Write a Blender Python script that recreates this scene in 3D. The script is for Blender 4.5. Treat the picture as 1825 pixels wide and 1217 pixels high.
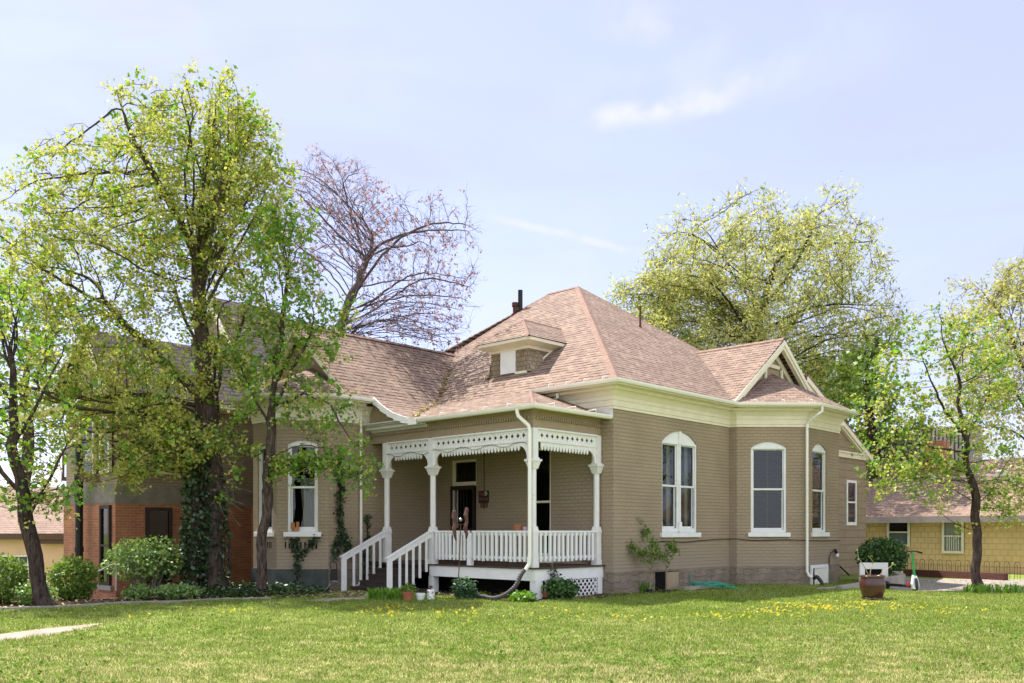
import bpy, bmesh, math, random
import numpy as np
from mathutils import Vector, Matrix
from mathutils.geometry import tessellate_polygon
for o in list(bpy.data.objects): bpy.data.objects.remove(o)
S = bpy.context.scene
C = S.collection
R = math.radians
random.seed(7)
# ------------------------------------------------------------------ camera
EYE = 1.65; F = 1606.0; HZ = 946.0
cam = bpy.data.cameras.new('camera'); camo = bpy.data.objects.new('camera', cam); C.objects.link(camo)
camo.location = (0, 0, EYE); camo.rotation_euler = (R(90), 0, 0)
cam.sensor_width = 36; cam.lens = F/1825*36; cam.shift_y = (HZ-608.5)/1825
cam.clip_end = 2000; S.camera = camo
# ------------------------------------------------------------------ light
SUN_EL = 60.0; SUN_AZ = 53.0           # degrees left of the view axis (towards -x)
SUN_STRENGTH = 3.7; SKY_STRENGTH = 0.15; EXPOSURE = 1.4
sd = Vector((-math.sin(R(SUN_AZ))*math.cos(R(SUN_EL)), math.cos(R(SUN_AZ))*math.cos(R(SUN_EL)), math.sin(R(SUN_EL))))
sl = bpy.data.lights.new('sun', 'SUN'); sl.energy = SUN_STRENGTH; sl.angle = R(0.53); sl.color = (1, .94, .84)
so = bpy.data.objects.new('sun', sl); C.objects.link(so); so.location = (-20, 20, 40)
so.rotation_euler = (-sd).to_track_quat('-Z', 'Y').to_euler()
W = bpy.data.worlds.new('World'); S.world = W; W.use_nodes = True
nt = W.node_tree; nt.nodes.clear()
def wn(t, **k):
    n = nt.nodes.new(t)
    for a, b in k.items(): setattr(n, a, b)
    return n
sky = wn('ShaderNodeTexSky', sky_type='NISHITA', sun_disc=False, sun_elevation=R(SUN_EL), sun_rotation=R(-SUN_AZ))
sky.altitude = 1300; sky.air_density = 1.0; sky.dust_density = 1.6; sky.ozone_density = 1.5
tc = wn('ShaderNodeTexCoord'); mp = wn('ShaderNodeMapping'); mp.inputs['Scale'].default_value = (1.1, 2.2, 6.5); mp.inputs['Rotation'].default_value = (0, .25, .3)
mp.inputs['Location'].default_value = (2.3, .7, 1.1)
n1 = wn('ShaderNodeTexNoise'); n1.inputs['Scale'].default_value = 1.5; n1.inputs['Detail'].default_value = 8; n1.inputs['Roughness'].default_value = .55; n1.inputs['Distortion'].default_value = .7
cr = wn('ShaderNodeValToRGB'); cr.color_ramp.elements[0].position = .46; cr.color_ramp.elements[1].position = .82
cr.color_ramp.elements[0].color = (.66, .66, .66, 1); cr.color_ramp.elements[1].color = (.95, .95, .95, 1)
mix = wn('ShaderNodeMixRGB'); mix.inputs[2].default_value = (1.70, 1.80, 2.42, 1)
tint = wn('ShaderNodeMixRGB', blend_type='MULTIPLY'); tint.inputs[0].default_value = 1; tint.inputs[2].default_value = (1.18, .97, 1.02, 1)
bg = wn('ShaderNodeBackground'); bg.inputs[1].default_value = SKY_STRENGTH; wo = wn('ShaderNodeOutputWorld')
L = nt.links.new
L(tc.outputs['Generated'], mp.inputs[0]); L(mp.outputs[0], n1.inputs[0]); L(n1.outputs[0], cr.inputs[0]); L(cr.outputs[0], mix.inputs[0])
L(sky.outputs[0], tint.inputs[1]); L(tint.outputs[0], mix.inputs[1])
def skydir(px, py): return Vector(((px-912.5)/F, 1, (HZ-py)/F)).normalized()
def wm(op, a, b=None, c=None):
    n = wn('ShaderNodeMath', operation=op); n.use_clamp = False
    for i, v in enumerate((a, b, c)):
        if v is None: continue
        if isinstance(v, (int, float)): n.inputs[i].default_value = v
        else: L(v, n.inputs[i])
    return n.outputs[0]
def wdot(vec):
    n = wn('ShaderNodeVectorMath', operation='DOT_PRODUCT'); L(tc.outputs['Generated'], n.inputs[0]); n.inputs[1].default_value = tuple(vec); return n.outputs['Value']
def wrange(v, a, b):
    n = wn('ShaderNodeMapRange', interpolation_type='SMOOTHSTEP'); L(v, n.inputs[0]); n.inputs[1].default_value = a; n.inputs[2].default_value = b; return n.outputs[0]
cur = mix.outputs[0]
def streak(a, b, w, amt, scale, col=(2.35, 2.4, 2.8, 1), lo=.35, hi=.65, soft=.03):
    global cur
    d1, d2 = skydir(*a), skydir(*b); nrm = d1.cross(d2).normalized(); along = (d2-d1).normalized()
    nz = wn('ShaderNodeTexNoise'); nz.inputs['Scale'].default_value = scale; nz.inputs['Detail'].default_value = 6; nz.inputs['Roughness'].default_value = .6; nz.inputs['Distortion'].default_value = .4; L(tc.outputs['Generated'], nz.inputs[0])
    off = wm('MULTIPLY_ADD', nz.outputs[0], w*1.2, -w*.6); dd_ = wm('ABSOLUTE', wm('ADD', wdot(nrm), off)); band = wm('SUBTRACT', 1.0, wrange(dd_, 0.0, w))
    t = wdot(along); t1, t2 = along.dot(d1), along.dot(d2)
    m = wm('MULTIPLY', wm('MULTIPLY', band, wrange(t, t1-soft, t1+soft)), wm('SUBTRACT', 1.0, wrange(t, t2-soft, t2+soft)))
    nz2 = wn('ShaderNodeTexNoise'); nz2.inputs['Scale'].default_value = scale*2.3; nz2.inputs['Detail'].default_value = 5; L(tc.outputs['Generated'], nz2.inputs[0])
    m = wm('MULTIPLY', wm('MULTIPLY', m, wrange(nz2.outputs[0], lo, hi)), amt)
    fwd = wrange(wdot((0, 1, 0)), 0.0, .1); m = wm('MULTIPLY', m, fwd)
    x = wn('ShaderNodeMixRGB'); L(m, x.inputs[0]); L(cur, x.inputs[1]); x.inputs[2].default_value = col; cur = x.outputs[0]
streak((890, 388), (1140, 452), .0065, .75, 14, lo=.25, hi=.5)
streak((1060, 218), (1300, 172), .016, 1.0, 17, lo=.2, hi=.6, soft=.02)
streak((1180, 200), (1400, 120), .02, .5, 12, lo=.3, hi=.6, soft=.03)
streak((1080, 20), (1250, 60), .03, .45, 9, lo=.3, hi=.6, soft=.03)
streak((1000, 230), (1560, 70), .05, .35, 5, soft=.06)
streak((240, 40), (700, 150), .06, .25, 4, soft=.08)
streak((820, 590), (1100, 420), .05, .3, 5, soft=.05)
# bright overcast added to the unseen sky behind the camera as wall fill light
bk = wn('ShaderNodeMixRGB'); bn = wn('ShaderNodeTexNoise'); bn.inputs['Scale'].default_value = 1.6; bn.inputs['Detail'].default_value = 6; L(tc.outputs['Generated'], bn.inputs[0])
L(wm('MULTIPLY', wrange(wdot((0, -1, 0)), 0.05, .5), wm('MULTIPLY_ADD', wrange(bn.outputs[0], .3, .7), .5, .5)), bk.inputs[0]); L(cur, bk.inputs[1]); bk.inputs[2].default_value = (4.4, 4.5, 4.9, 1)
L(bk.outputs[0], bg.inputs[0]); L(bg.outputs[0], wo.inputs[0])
S.view_settings.view_transform = 'Standard'; S.view_settings.look = 'None'; S.view_settings.exposure = EXPOSURE; S.view_settings.gamma = 1
S.view_settings.use_curve_mapping = False
S.render.engine = 'CYCLES'; S.cycles.max_bounces = 7; S.cycles.transparent_max_bounces = 8
S.cycles.caustics_reflective = False; S.cycles.caustics_refractive = False; S.cycles.sample_clamp_indirect = 6
# ------------------------------------------------------------------ materials
def lin(c): return tuple((x/12.92 if x <= .04045 else ((x+.055)/1.055)**2.4) for x in c)
MATS = {}
class NB:
    def __init__(s, name):
        s.m = bpy.data.materials.new(name); s.m.use_nodes = True; s.t = s.m.node_tree; s.t.nodes.clear()
        s.out = s.n('ShaderNodeOutputMaterial')
    def n(s, t, **k):
        x = s.t.nodes.new(t)
        for a, b in k.items(): setattr(x, a, b)
        return x
    def l(s, a, b): s.t.links.new(a, b)
    def noise(s, co, scale, detail=4, rough=.6, dist=0):
        n = s.n('ShaderNodeTexNoise'); n.inputs['Scale'].default_value = scale; n.inputs['Detail'].default_value = detail
        n.inputs['Roughness'].default_value = rough; n.inputs['Distortion'].default_value = dist
        if co is not None: s.l(co, n.inputs[0])
        return n.outputs[0]
    def ramp(s, fac, stops):
        r = s.n('ShaderNodeValToRGB'); e = r.color_ramp.elements
        while len(e) < len(stops): e.new(.5)
        for i, (p, c) in enumerate(stops):
            e[i].position = p; e[i].color = (c, c, c, 1) if not isinstance(c, tuple) else (*c[:3], 1)
        s.l(fac, r.inputs[0]); return r.outputs[0]
    def mix(s, fac, a, b, mode='MIX'):
        m = s.n('ShaderNodeMixRGB', blend_type=mode)
        for i, v in ((0, fac), (1, a), (2, b)):
            if isinstance(v, (int, float)): m.inputs[i].default_value = v if i == 0 else (v, v, v, 1)
            elif isinstance(v, tuple): m.inputs[i].default_value = (*v[:3], 1)
            else: s.l(v, m.inputs[i])
        return m.outputs[0]
    def bsdf(s, col, rough=.7, spec=.3, metal=0, bump=None, bstr=.3, bdist=.01):
        p = s.n('ShaderNodeBsdfPrincipled')
        if isinstance(col, tuple): p.inputs['Base Color'].default_value = (*col[:3], 1)
        else: s.l(col, p.inputs['Base Color'])
        if isinstance(rough, (int, float)): p.inputs['Roughness'].default_value = rough
        else: s.l(rough, p.inputs['Roughness'])
        p.inputs['Specular IOR Level'].default_value = spec; p.inputs['Metallic'].default_value = metal
        if bump is not None:
            b = s.n('ShaderNodeBump'); b.inputs['Strength'].default_value = bstr; b.inputs['Distance'].default_value = bdist
            s.l(bump, b.inputs['Height']); s.l(b.outputs[0], p.inputs['Normal'])
        return p
    def done(s, sh): s.l(sh, s.out.inputs[0]); return s.m
def simple(name, col, rough=.6, spec=.3, metal=0, var=.25, scale=6, bump=.15, bdist=.004):
    b = NB(name); co = b.n('ShaderNodeTexCoord').outputs['Object']
    f = b.noise(co, scale, 5); f2 = b.noise(co, scale*9, 3)
    c = b.mix(b.ramp(f, [(.3, 1-var), (.7, 1+var*.4)]), (0, 0, 0), col) if False else b.mix(1.0, col, b.ramp(f, [(.3, 1-var), (.7, 1.0)]), 'MULTIPLY')
    return b.done(b.bsdf(c, rough, spec, metal, f2, bump, bdist).outputs[0])
def brick(name, c1, c2, cm, w, h, ms, bdist=.01, var=.25, scale=1.3, dirt=None, bstr=.6, offs=.5, rough=.8, bumpy=.5, distort=0, splash=None):
    b = NB(name); uv = b.n('ShaderNodeTexCoord').outputs['UV']
    vec = uv
    if distort:
        nz = b.n('ShaderNodeTexNoise'); nz.inputs['Scale'].default_value = 2.2; b.l(uv, nz.inputs[0])
        va = b.n('ShaderNodeVectorMath', operation='MULTIPLY_ADD'); b.l(nz.outputs['Color'], va.inputs[0]); va.inputs[1].default_value = (distort,)*3; b.l(uv, va.inputs[2]); vec = va.outputs[0]
    t = b.n('ShaderNodeTexBrick', offset=offs); b.l(vec, t.inputs[0]); t.inputs['Scale'].default_value = 1
    t.inputs['Brick Width'].default_value = w; t.inputs['Row Height'].default_value = h; t.inputs['Mortar Size'].default_value = ms
    t.inputs['Mortar Smooth'].default_value = .3; t.inputs['Bias'].default_value = 0
    t.inputs['Color1'].default_value = (*c1, 1); t.inputs['Color2'].default_value = (*c2, 1); t.inputs['Mortar'].default_value = (*cm, 1)
    f = b.noise(uv, scale, 6); c = b.mix(1.0, t.outputs[0], b.ramp(f, [(.3, 1-var), (.7, 1.0)]), 'MULTIPLY')
    if dirt:
        f3 = b.noise(uv, dirt[1], 8, .7); c = b.mix(b.ramp(f3, [(dirt[2], 0.0), (dirt[3], 1.0)]), c, dirt[0])
    if splash:
        sp = b.n('ShaderNodeSeparateXYZ'); b.l(uv, sp.inputs[0]); nz_ = b.noise(uv, 1.6, 7, .7); m_ = b.n('ShaderNodeMath', operation='MULTIPLY_ADD'); b.l(nz_, m_.inputs[0]); m_.inputs[1].default_value = 1.1; b.l(sp.outputs[1], m_.inputs[2])
        c = b.mix(b.ramp(m_.outputs[0], [(.0, 0.0), (1, 0.0)]), c, splash)
        r_ = b.n('ShaderNodeMapRange'); b.l(m_.outputs[0], r_.inputs[0]); r_.inputs[1].default_value = 1.25; r_.inputs[2].default_value = 2.1; r_.inputs[3].default_value = .75; r_.inputs[4].default_value = 0; c = b.mix(r_.outputs[0], c, splash)
    f2 = b.noise(uv, 25, 4)
    inv = b.n('ShaderNodeMath', operation='MULTIPLY_ADD'); b.l(t.outputs['Fac'], inv.inputs[0]); inv.inputs[1].default_value = -1; 
    hm = b.n('ShaderNodeMath', operation='MULTIPLY'); b.l(f2, hm.inputs[0]); hm.inputs[1].default_value = bumpy; b.l(hm.outputs[0], inv.inputs[2])
    return b.done(b.bsdf(c, rough, .2, 0, inv.outputs[0], bstr, bdist).outputs[0])
M = {}
M['wall'] = brick('painted_brick', (.375, .295, .208), (.362, .285, .2), (.318, .248, .175), .23, .096, .009, .014, .22, .7, ((.6, .55, .48), 9, .765, .785), bstr=.9, distort=.012, splash=(.31, .255, .20))  # joints tinted darker to stand in for shading in their grooves
M['wallflat'] = simple('tan_painted_board', (.36, .28, .19), .75, var=.15)
M['wallshin'] = brick('tan_shingle_board', (.32, .25, .175), (.305, .238, .165), (.18, .14, .10), 1.2, .28, .012, .01, .12)
M['stone'] = brick('foundation_stone', (.36, .29, .225), (.30, .25, .205), (.26, .21, .17), .43, .17, .012, .035, .35, 2.4, ((.20,.17,.145), 5, .60, .72), bumpy=2.4, distort=.38, bstr=.8)
M['stone2'] = simple('green_grey_foundation', (.075, .09, .08), .8, var=.5, scale=3, bump=.5, bdist=.02)
def shingle(name, a, b_, c, lines=.5):
    b = NB(name); uv = b.n('ShaderNodeTexCoord').outputs['UV']
    nz = b.n('ShaderNodeTexNoise'); nz.inputs['Scale'].default_value = 3.0; b.l(uv, nz.inputs[0])
    va = b.n('ShaderNodeVectorMath', operation='MULTIPLY_ADD'); b.l(nz.outputs['Color'], va.inputs[0]); va.inputs[1].default_value = (.03, .03, .03); b.l(uv, va.inputs[2])
    t = b.n('ShaderNodeTexBrick', offset=.5); b.l(va.outputs[0], t.inputs[0]); t.inputs['Scale'].default_value = 1
    t.inputs['Brick Width'].default_value = .31; t.inputs['Row Height'].default_value = .165; t.inputs['Mortar Size'].default_value = .008
    t.inputs['Color1'].default_value = (*a, 1); t.inputs['Color2'].default_value = (*b_, 1); t.inputs['Mortar'].default_value = (*c, 1); t.inputs['Mortar Smooth'].default_value = .4
    # saw-tooth courses: each course steps out over the one below
    sep = b.n('ShaderNodeSeparateXYZ'); b.l(va.outputs[0], sep.inputs[0])
    dv = b.n('ShaderNodeMath', operation='DIVIDE'); b.l(sep.outputs[1], dv.inputs[0]); dv.inputs[1].default_value = .165
    fr = b.n('ShaderNodeMath', operation='FRACT'); b.l(dv.outputs[0], fr.inputs[0])
    inv = b.n('ShaderNodeMath', operation='SUBTRACT'); inv.inputs[0].default_value = 1; b.l(fr.outputs[0], inv.inputs[1])
    f = b.noise(uv, .9, 6); f3 = b.noise(uv, 60, 3); sp = b.noise(uv, 6, 4)
    col = b.mix(1, t.outputs[0], b.ramp(f, [(.3, .82), (.7, 1.05)]), 'MULTIPLY')
    col = b.mix(1, col, b.ramp(f3, [(.3, .8), (.7, 1.1)]), 'MULTIPLY')
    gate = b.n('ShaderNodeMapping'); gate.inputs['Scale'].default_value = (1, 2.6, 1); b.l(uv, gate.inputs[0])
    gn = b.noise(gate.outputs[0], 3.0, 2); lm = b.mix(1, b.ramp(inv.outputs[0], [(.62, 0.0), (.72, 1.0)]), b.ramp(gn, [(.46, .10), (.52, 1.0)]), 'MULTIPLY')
    lm = b.mix(1, lm, (lines,)*3, 'MULTIPLY'); col = b.mix(lm, col, c)  # dark dashes: tab pattern with the shadow of each course painted in
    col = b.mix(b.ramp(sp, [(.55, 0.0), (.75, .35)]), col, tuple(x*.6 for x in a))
    return b.done(b.bsdf(col, .85, .2, 0, inv.outputs[0], .8, .02).outputs[0])
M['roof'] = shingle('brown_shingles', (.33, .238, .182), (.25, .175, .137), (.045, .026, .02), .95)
M['ridge'] = simple('ridge_shingles', (.31, .195, .15), .85, var=.4, scale=7, bump=.6, bdist=.015)
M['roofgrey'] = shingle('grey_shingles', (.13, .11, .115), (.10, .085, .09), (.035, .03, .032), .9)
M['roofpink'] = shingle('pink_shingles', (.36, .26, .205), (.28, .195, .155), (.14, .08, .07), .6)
def whitepaint(name, col=(.78, .76, .70), chip=.62):
    b = NB(name); co = b.n('ShaderNodeTexCoord').outputs['Object']
    f = b.noise(co, 3, 6); g = b.noise(co, 14, 8, .75)
    c = b.mix(1, col, b.ramp(f, [(.3, .88), (.7, 1.0)]), 'MULTIPLY')
    c = b.mix(b.ramp(g, [(chip, 0.0), (chip+.05, .8)]), c, (.22, .18, .14))
    return b.done(b.bsdf(c, .55, .35, 0, g, .15, .003).outputs[0])
M['white'] = whitepaint('white_trim_paint', (.8, .8, .8), .67)
M['cream'] = whitepaint('cream_trim_paint', (.80, .74, .60), .73)
M['peel'] = whitepaint('peeling_white_paint', (.77, .76, .75), .615)
M['gutter'] = simple('white_gutter_metal', (.82, .80, .74), .4, .4, var=.08)
M['deck'] = simple('worn_brown_boards', (.10, .065, .045), .8, var=.5, scale=5)
M['stair'] = simple('dark_stair_boards', (.055, .042, .036), .7, var=.4, scale=4)
M['black'] = simple('black_iron', (.015, .014, .014), .5, .3, var=.3)
M['rubber'] = simple('black_corrugated_plastic', (.03, .03, .033), .45, .35, var=.3)
M['darkred'] = simple('brown_door_frame', (.035, .02, .017), .5, .3)
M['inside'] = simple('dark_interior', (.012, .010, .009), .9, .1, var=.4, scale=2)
M['concrete'] = simple('concrete', (.36, .33, .29), .9, .15, var=.35, scale=3, bump=.4)
M['rust'] = simple('rusty_iron', (.13, .06, .04), .85, .2, var=.5, scale=15)
M['terracotta'] = simple('terracotta', (.40, .145, .08), .75, .25, var=.3)
M['glaze'] = simple('brown_glaze', (.085, .028, .022), .22, .6, var=.5, scale=3, bump=.05)
M['bark'] = simple('grey_brown_bark', (.085, .062, .052), .95, .1, var=.6, scale=5, bump=.9, bdist=.03)
M['bark2'] = simple('dark_bark', (.055, .040, .034), .95, .1, var=.5, scale=6, bump=.9, bdist=.03)
def barkmat(name, c1, c2):
    b = NB(name); co = b.n('ShaderNodeTexCoord').outputs['Object']; mp_ = b.n('ShaderNodeMapping'); mp_.inputs['Scale'].default_value = (1, 1, .16); b.l(co, mp_.inputs[0])
    n_a = b.noise(mp_.outputs[0], 22, 6, .7, .6); n_b = b.noise(co, 2.2, 5); c = b.mix(b.ramp(n_a, [(.38, 0.0), (.62, 1.0)]), c1, c2); c = b.mix(1, c, b.ramp(n_b, [(.3, .65), (.7, 1.15)]), 'MULTIPLY')
    return b.done(b.bsdf(c, .95, .1, 0, n_a, 1.0, .05).outputs[0])
M['bark'] = barkmat('grey_brown_bark', (.045, .032, .027), (.15, .115, .095)); M['bark2'] = barkmat('dark_bark', (.03, .022, .019), (.11, .082, .07)); M['barkgrey'] = barkmat('grey_purple_bark', (.10, .078, .08), (.23, .18, .185))
M['barkpale'] = simple('pale_stems', (.30, .25, .21), .9, .1, var=.4, scale=8, bump=.5)
M['orangebrick'] = brick('orange_brick', (.78, .33, .11), (.68, .27, .09), (.66, .38, .2), .22, .08, .01, .008, .3)  # orange brick, colour brightened to stand in for sunlight on the side wall
M['redbrick'] = brick('red_brick', (.55, .21, .10), (.40, .15, .085), (.45, .28, .19), .22, .08, .012, .008, .35)
M['greytan'] = brick('grey_tan_brick', (.33, .265, .20), (.30, .24, .18), (.22, .175, .13), .23, .09, .01, .008, .2)
M['peach'] = simple('peach_stucco', (.74, .50, .34), .9, .1, var=.15, scale=2)
M['yellow'] = brick('yellow_shingle', (.74, .53, .28), (.70, .50, .26), (.40, .28, .15), .28, .23, .009, .01, .15)
M['slate'] = simple('grey_slat_paint', (.42, .36, .36), .7, var=.2)
M['slatgap'] = simple('brown_slat_backing', (.10, .07, .065), .8)
M['greystucco'] = simple('grey_stucco', (.30, .29, .29), .9, var=.15)
M['mulch'] = simple('mulch_and_litter', (.12, .075, .05), .95, .1, var=.7, scale=14, bump=1, bdist=.03)
M['brown'] = simple('brown_painted_wood', (.12, .07, .05), .7)
M['orangewood'] = simple('orange_plywood', (.30, .13, .05), .7, var=.3)
M['driftwood'] = simple('red_brown_driftwood', (.15, .075, .06), .7, .3, var=.6, scale=9, bump=.8, bdist=.02)
M['cloth'] = simple('pale_curtain_cloth', (.62, .62, .52), .9, .1, var=.15)
M['blind'] = simple('blind_slats', (.42, .36, .29), .6, var=.1)
M['chrome'] = simple('galvanised_metal', (.5, .5, .5), .3, .5, .9, var=.2)
M['grn'] = simple('green_scooter_paint', (.015, .24, .05), .35, .5, var=.05)
M['scw'] = simple('white_scooter_paint', (.75, .77, .78), .35, .5, var=.05)
M['hose'] = simple('green_hose_rubber', (.03, .34, .24), .45, .4, var=.2)
M['cord'] = simple('dark_cable', (.06, .035, .028), .7)
M['bulb'] = simple('frosted_bulb', (.8, .8, .82), .3, .5, var=.05)
M['pink'] = simple('pink_plastic', (.62, .38, .5), .5)
M['red'] = simple('red_paint', (.45, .03, .03), .5)
M['amber'] = simple('amber_glass', (.40, .16, .03), .15, .6)
M['signblack'] = simple('black_sign_face', (.02, .018, .018), .5)
M['signred'] = simple('red_sign_lettering', (.30, .09, .05), .6, var=.1)
M['blue'] = simple('blue_green_bucket', (.05, .2, .45), .5)
M['soil'] = simple('potting_soil', (.06, .04, .03), .95, var=.5, scale=20, bump=1)
def glassmat():
    b = NB('window_glass'); g = b.n('ShaderNodeBsdfGlossy'); g.inputs['Roughness'].default_value = .03; g.inputs['Color'].default_value = (.8, .85, .9, 1)
    t = b.n('ShaderNodeBsdfTransparent'); t.inputs['Color'].default_value = (.6, .63, .6, 1)
    fr = b.n('ShaderNodeFresnel'); fr.inputs['IOR'].default_value = 1.62
    m = b.n('ShaderNodeMixShader'); b.l(fr.outputs[0], m.inputs[0]); b.l(t.outputs[0], m.inputs[1]); b.l(g.outputs[0], m.inputs[2])
    return b.done(m.outputs[0])
M['glass'] = glassmat()
def leafmat(name, c1, c2, trans=.45, c3=None, gloss=.06, tnt=(1.15, 1.2, .55)):
    b = NB(name); gi = b.n('ShaderNodeNewGeometry').outputs['Random Per Island']
    stops = [(0.0, c1), (1.0, c2)] if c3 is None else [(0.0, c1), (.55, c2), (1.0, c3)]
    col = b.ramp(gi, stops)
    d = b.n('ShaderNodeBsdfDiffuse'); b.l(col, d.inputs[0]); t = b.n('ShaderNodeBsdfTranslucent')
    tcl = b.mix(1, col, tnt, 'MULTIPLY'); b.l(tcl, t.inputs[0])
    m = b.n('ShaderNodeMixShader'); m.inputs[0].default_value = trans; b.l(d.outputs[0], m.inputs[1]); b.l(t.outputs[0], m.inputs[2])
    g = b.n('ShaderNodeBsdfGlossy'); g.inputs['Roughness'].default_value = .5; g.inputs[0].default_value = (.6, .65, .6, 1)
    m2 = b.n('ShaderNodeMixShader'); m2.inputs[0].default_value = gloss; b.l(m.outputs[0], m2.inputs[1]); b.l(g.outputs[0], m2.inputs[2])
    return b.done(m2.outputs[0])
M['lf_maple'] = leafmat('spring_maple_leaves', (.26, .31, .04), (.46, .48, .10), .5, (.60, .59, .19), tnt=(1.1, 1.1, .7))
M['lf_green'] = leafmat('bright_green_leaves', (.10, .22, .02), (.22, .40, .04), .5)
M['lf_mid'] = leafmat('mid_green_leaves', (.09, .17, .025), (.24, .34, .06), .45)
M['lf_mid2'] = leafmat('weed_leaves', (.07, .15, .02), (.15, .26, .04), .3, gloss=.0)
M['lf_elm'] = leafmat('pale_elm_leaves', (.26, .28, .10), (.50, .49, .22), .5, (.64, .60, .34))
M['lf_tan'] = leafmat('tan_budding_leaves', (.32, .33, .13), (.56, .52, .27), .45)
M['lf_bud'] = leafmat('pink_red_buds', (.34, .19, .21), (.50, .34, .34), .35, tnt=(1, 1, 1))
M['lf_dark'] = leafmat('dark_shrub_leaves', (.03, .09, .012), (.07, .17, .025), .3, gloss=.1)
M['lf_ivy'] = leafmat('ivy_leaves', (.015, .04, .012), (.05, .10, .03), .25, gloss=.1)
M['lf_dry'] = leafmat('dry_grass_stems', (.35, .28, .15), (.5, .42, .25), .3)
M['lf_ground'] = leafmat('pale_ground_leaves', (.10, .22, .04), (.30, .42, .12), .35, gloss=.1)
M['lf_jun'] = leafmat('juniper_needles', (.05, .12, .07), (.12, .22, .11), .2)
M['petal'] = leafmat('yellow_petals', (.62, .48, .05), (.74, .62, .14), .3)
M['litter'] = leafmat('fallen_leaf_litter', (.35, .28, .16), (.6, .5, .32), .2)
def grassmat(name, blade):
    b = NB(name); co = b.n('ShaderNodeTexCoord').outputs['Object']
    big = b.noise(co, .35, 6, .65); mid = b.noise(co, 2.6, 8, .75, .6); fine = b.noise(co, 11, 4)
    g = b.mix(b.ramp(big, [(.35, 0.0), (.65, 1.0)]), (.265, .345, .07), (.37, .41, .125))
    g = b.mix(b.ramp(fine, [(.3, 0.0), (.75, .5)]), g, (.10, .19, .03))
    sep = b.n('ShaderNodeSeparateXYZ'); b.l(co, sep.inputs[0])
    mr = b.n('ShaderNodeMapRange'); b.l(sep.outputs[1], mr.inputs[0]); mr.inputs[1].default_value = 9; mr.inputs[2].default_value = 20; mr.inputs[3].default_value = .035; mr.inputs[4].default_value = -.13
    def dry(f, w, lo, hi, amt, col, g):
        ad = b.n('ShaderNodeMath', operation='ADD'); b.l(f, ad.inputs[0]); b.l(mr.outputs[0], ad.inputs[1]); val = ad.outputs[0]
        if blade:
            gi = b.n('ShaderNodeNewGeometry').outputs['Random Per Island']; a2 = b.n('ShaderNodeMath', operation='MULTIPLY_ADD'); b.l(gi, a2.inputs[0]); a2.inputs[1].default_value = w; b.l(val, a2.inputs[2]); a3 = b.n('ShaderNodeMath', operation='SUBTRACT'); b.l(a2.outputs[0], a3.inputs[0]); a3.inputs[1].default_value = w/2; val = a3.outputs[0]
        return b.mix(b.ramp(val, [(lo, 0.0), (hi, amt)]), g, col)
    g = dry(mid, .22, .54, .62, .85, (.60, .54, .28), g)
    mp9 = b.n('ShaderNodeMapping'); mp9.inputs['Scale'].default_value = (.35, 1.1, 1); b.l(co, mp9.inputs[0]); g = dry(b.noise(mp9.outputs[0], 1.3, 6, .65), .25, .60, .68, .75, (.62, .56, .30), g)
    g = dry(b.noise(co, 1.1, 7, .7), .2, .66, .74, .6, (.52, .38, .24), g)
    if blade:
        gi = b.n('ShaderNodeNewGeometry').outputs['Random Per Island']
        g = b.mix(1, g, b.ramp(gi, [(0.0, .55), (1.0, 1.4)]), 'MULTIPLY')
        d = b.n('ShaderNodeBsdfDiffuse'); b.l(g, d.inputs[0]); t = b.n('ShaderNodeBsdfTranslucent'); b.l(g, t.inputs[0])
        m = b.n('ShaderNodeMixShader'); m.inputs[0].default_value = .5; b.l(d.outputs[0], m.inputs[1]); b.l(t.outputs[0], m.inputs[2])
        return b.done(m.outputs[0])
    g = b.mix(1, g, (.8, .8, .8), 'MULTIPLY')
    return b.done(b.bsdf(g, .95, .05, 0, b.noise(co, 40, 4), .9, .03).outputs[0])
M['lawn'] = grassmat('lawn_ground', False); M['blade'] = grassmat('grass_blades', True)
M['gravel'] = simple('pale_gravel', (.52, .46, .42), .95, .1, var=.55, scale=12, bump=1, bdist=.03)
M['pave'] = simple('path_paving', (.42, .34, .28), .9, .15, var=.4, scale=2.5, bump=.4)
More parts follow.
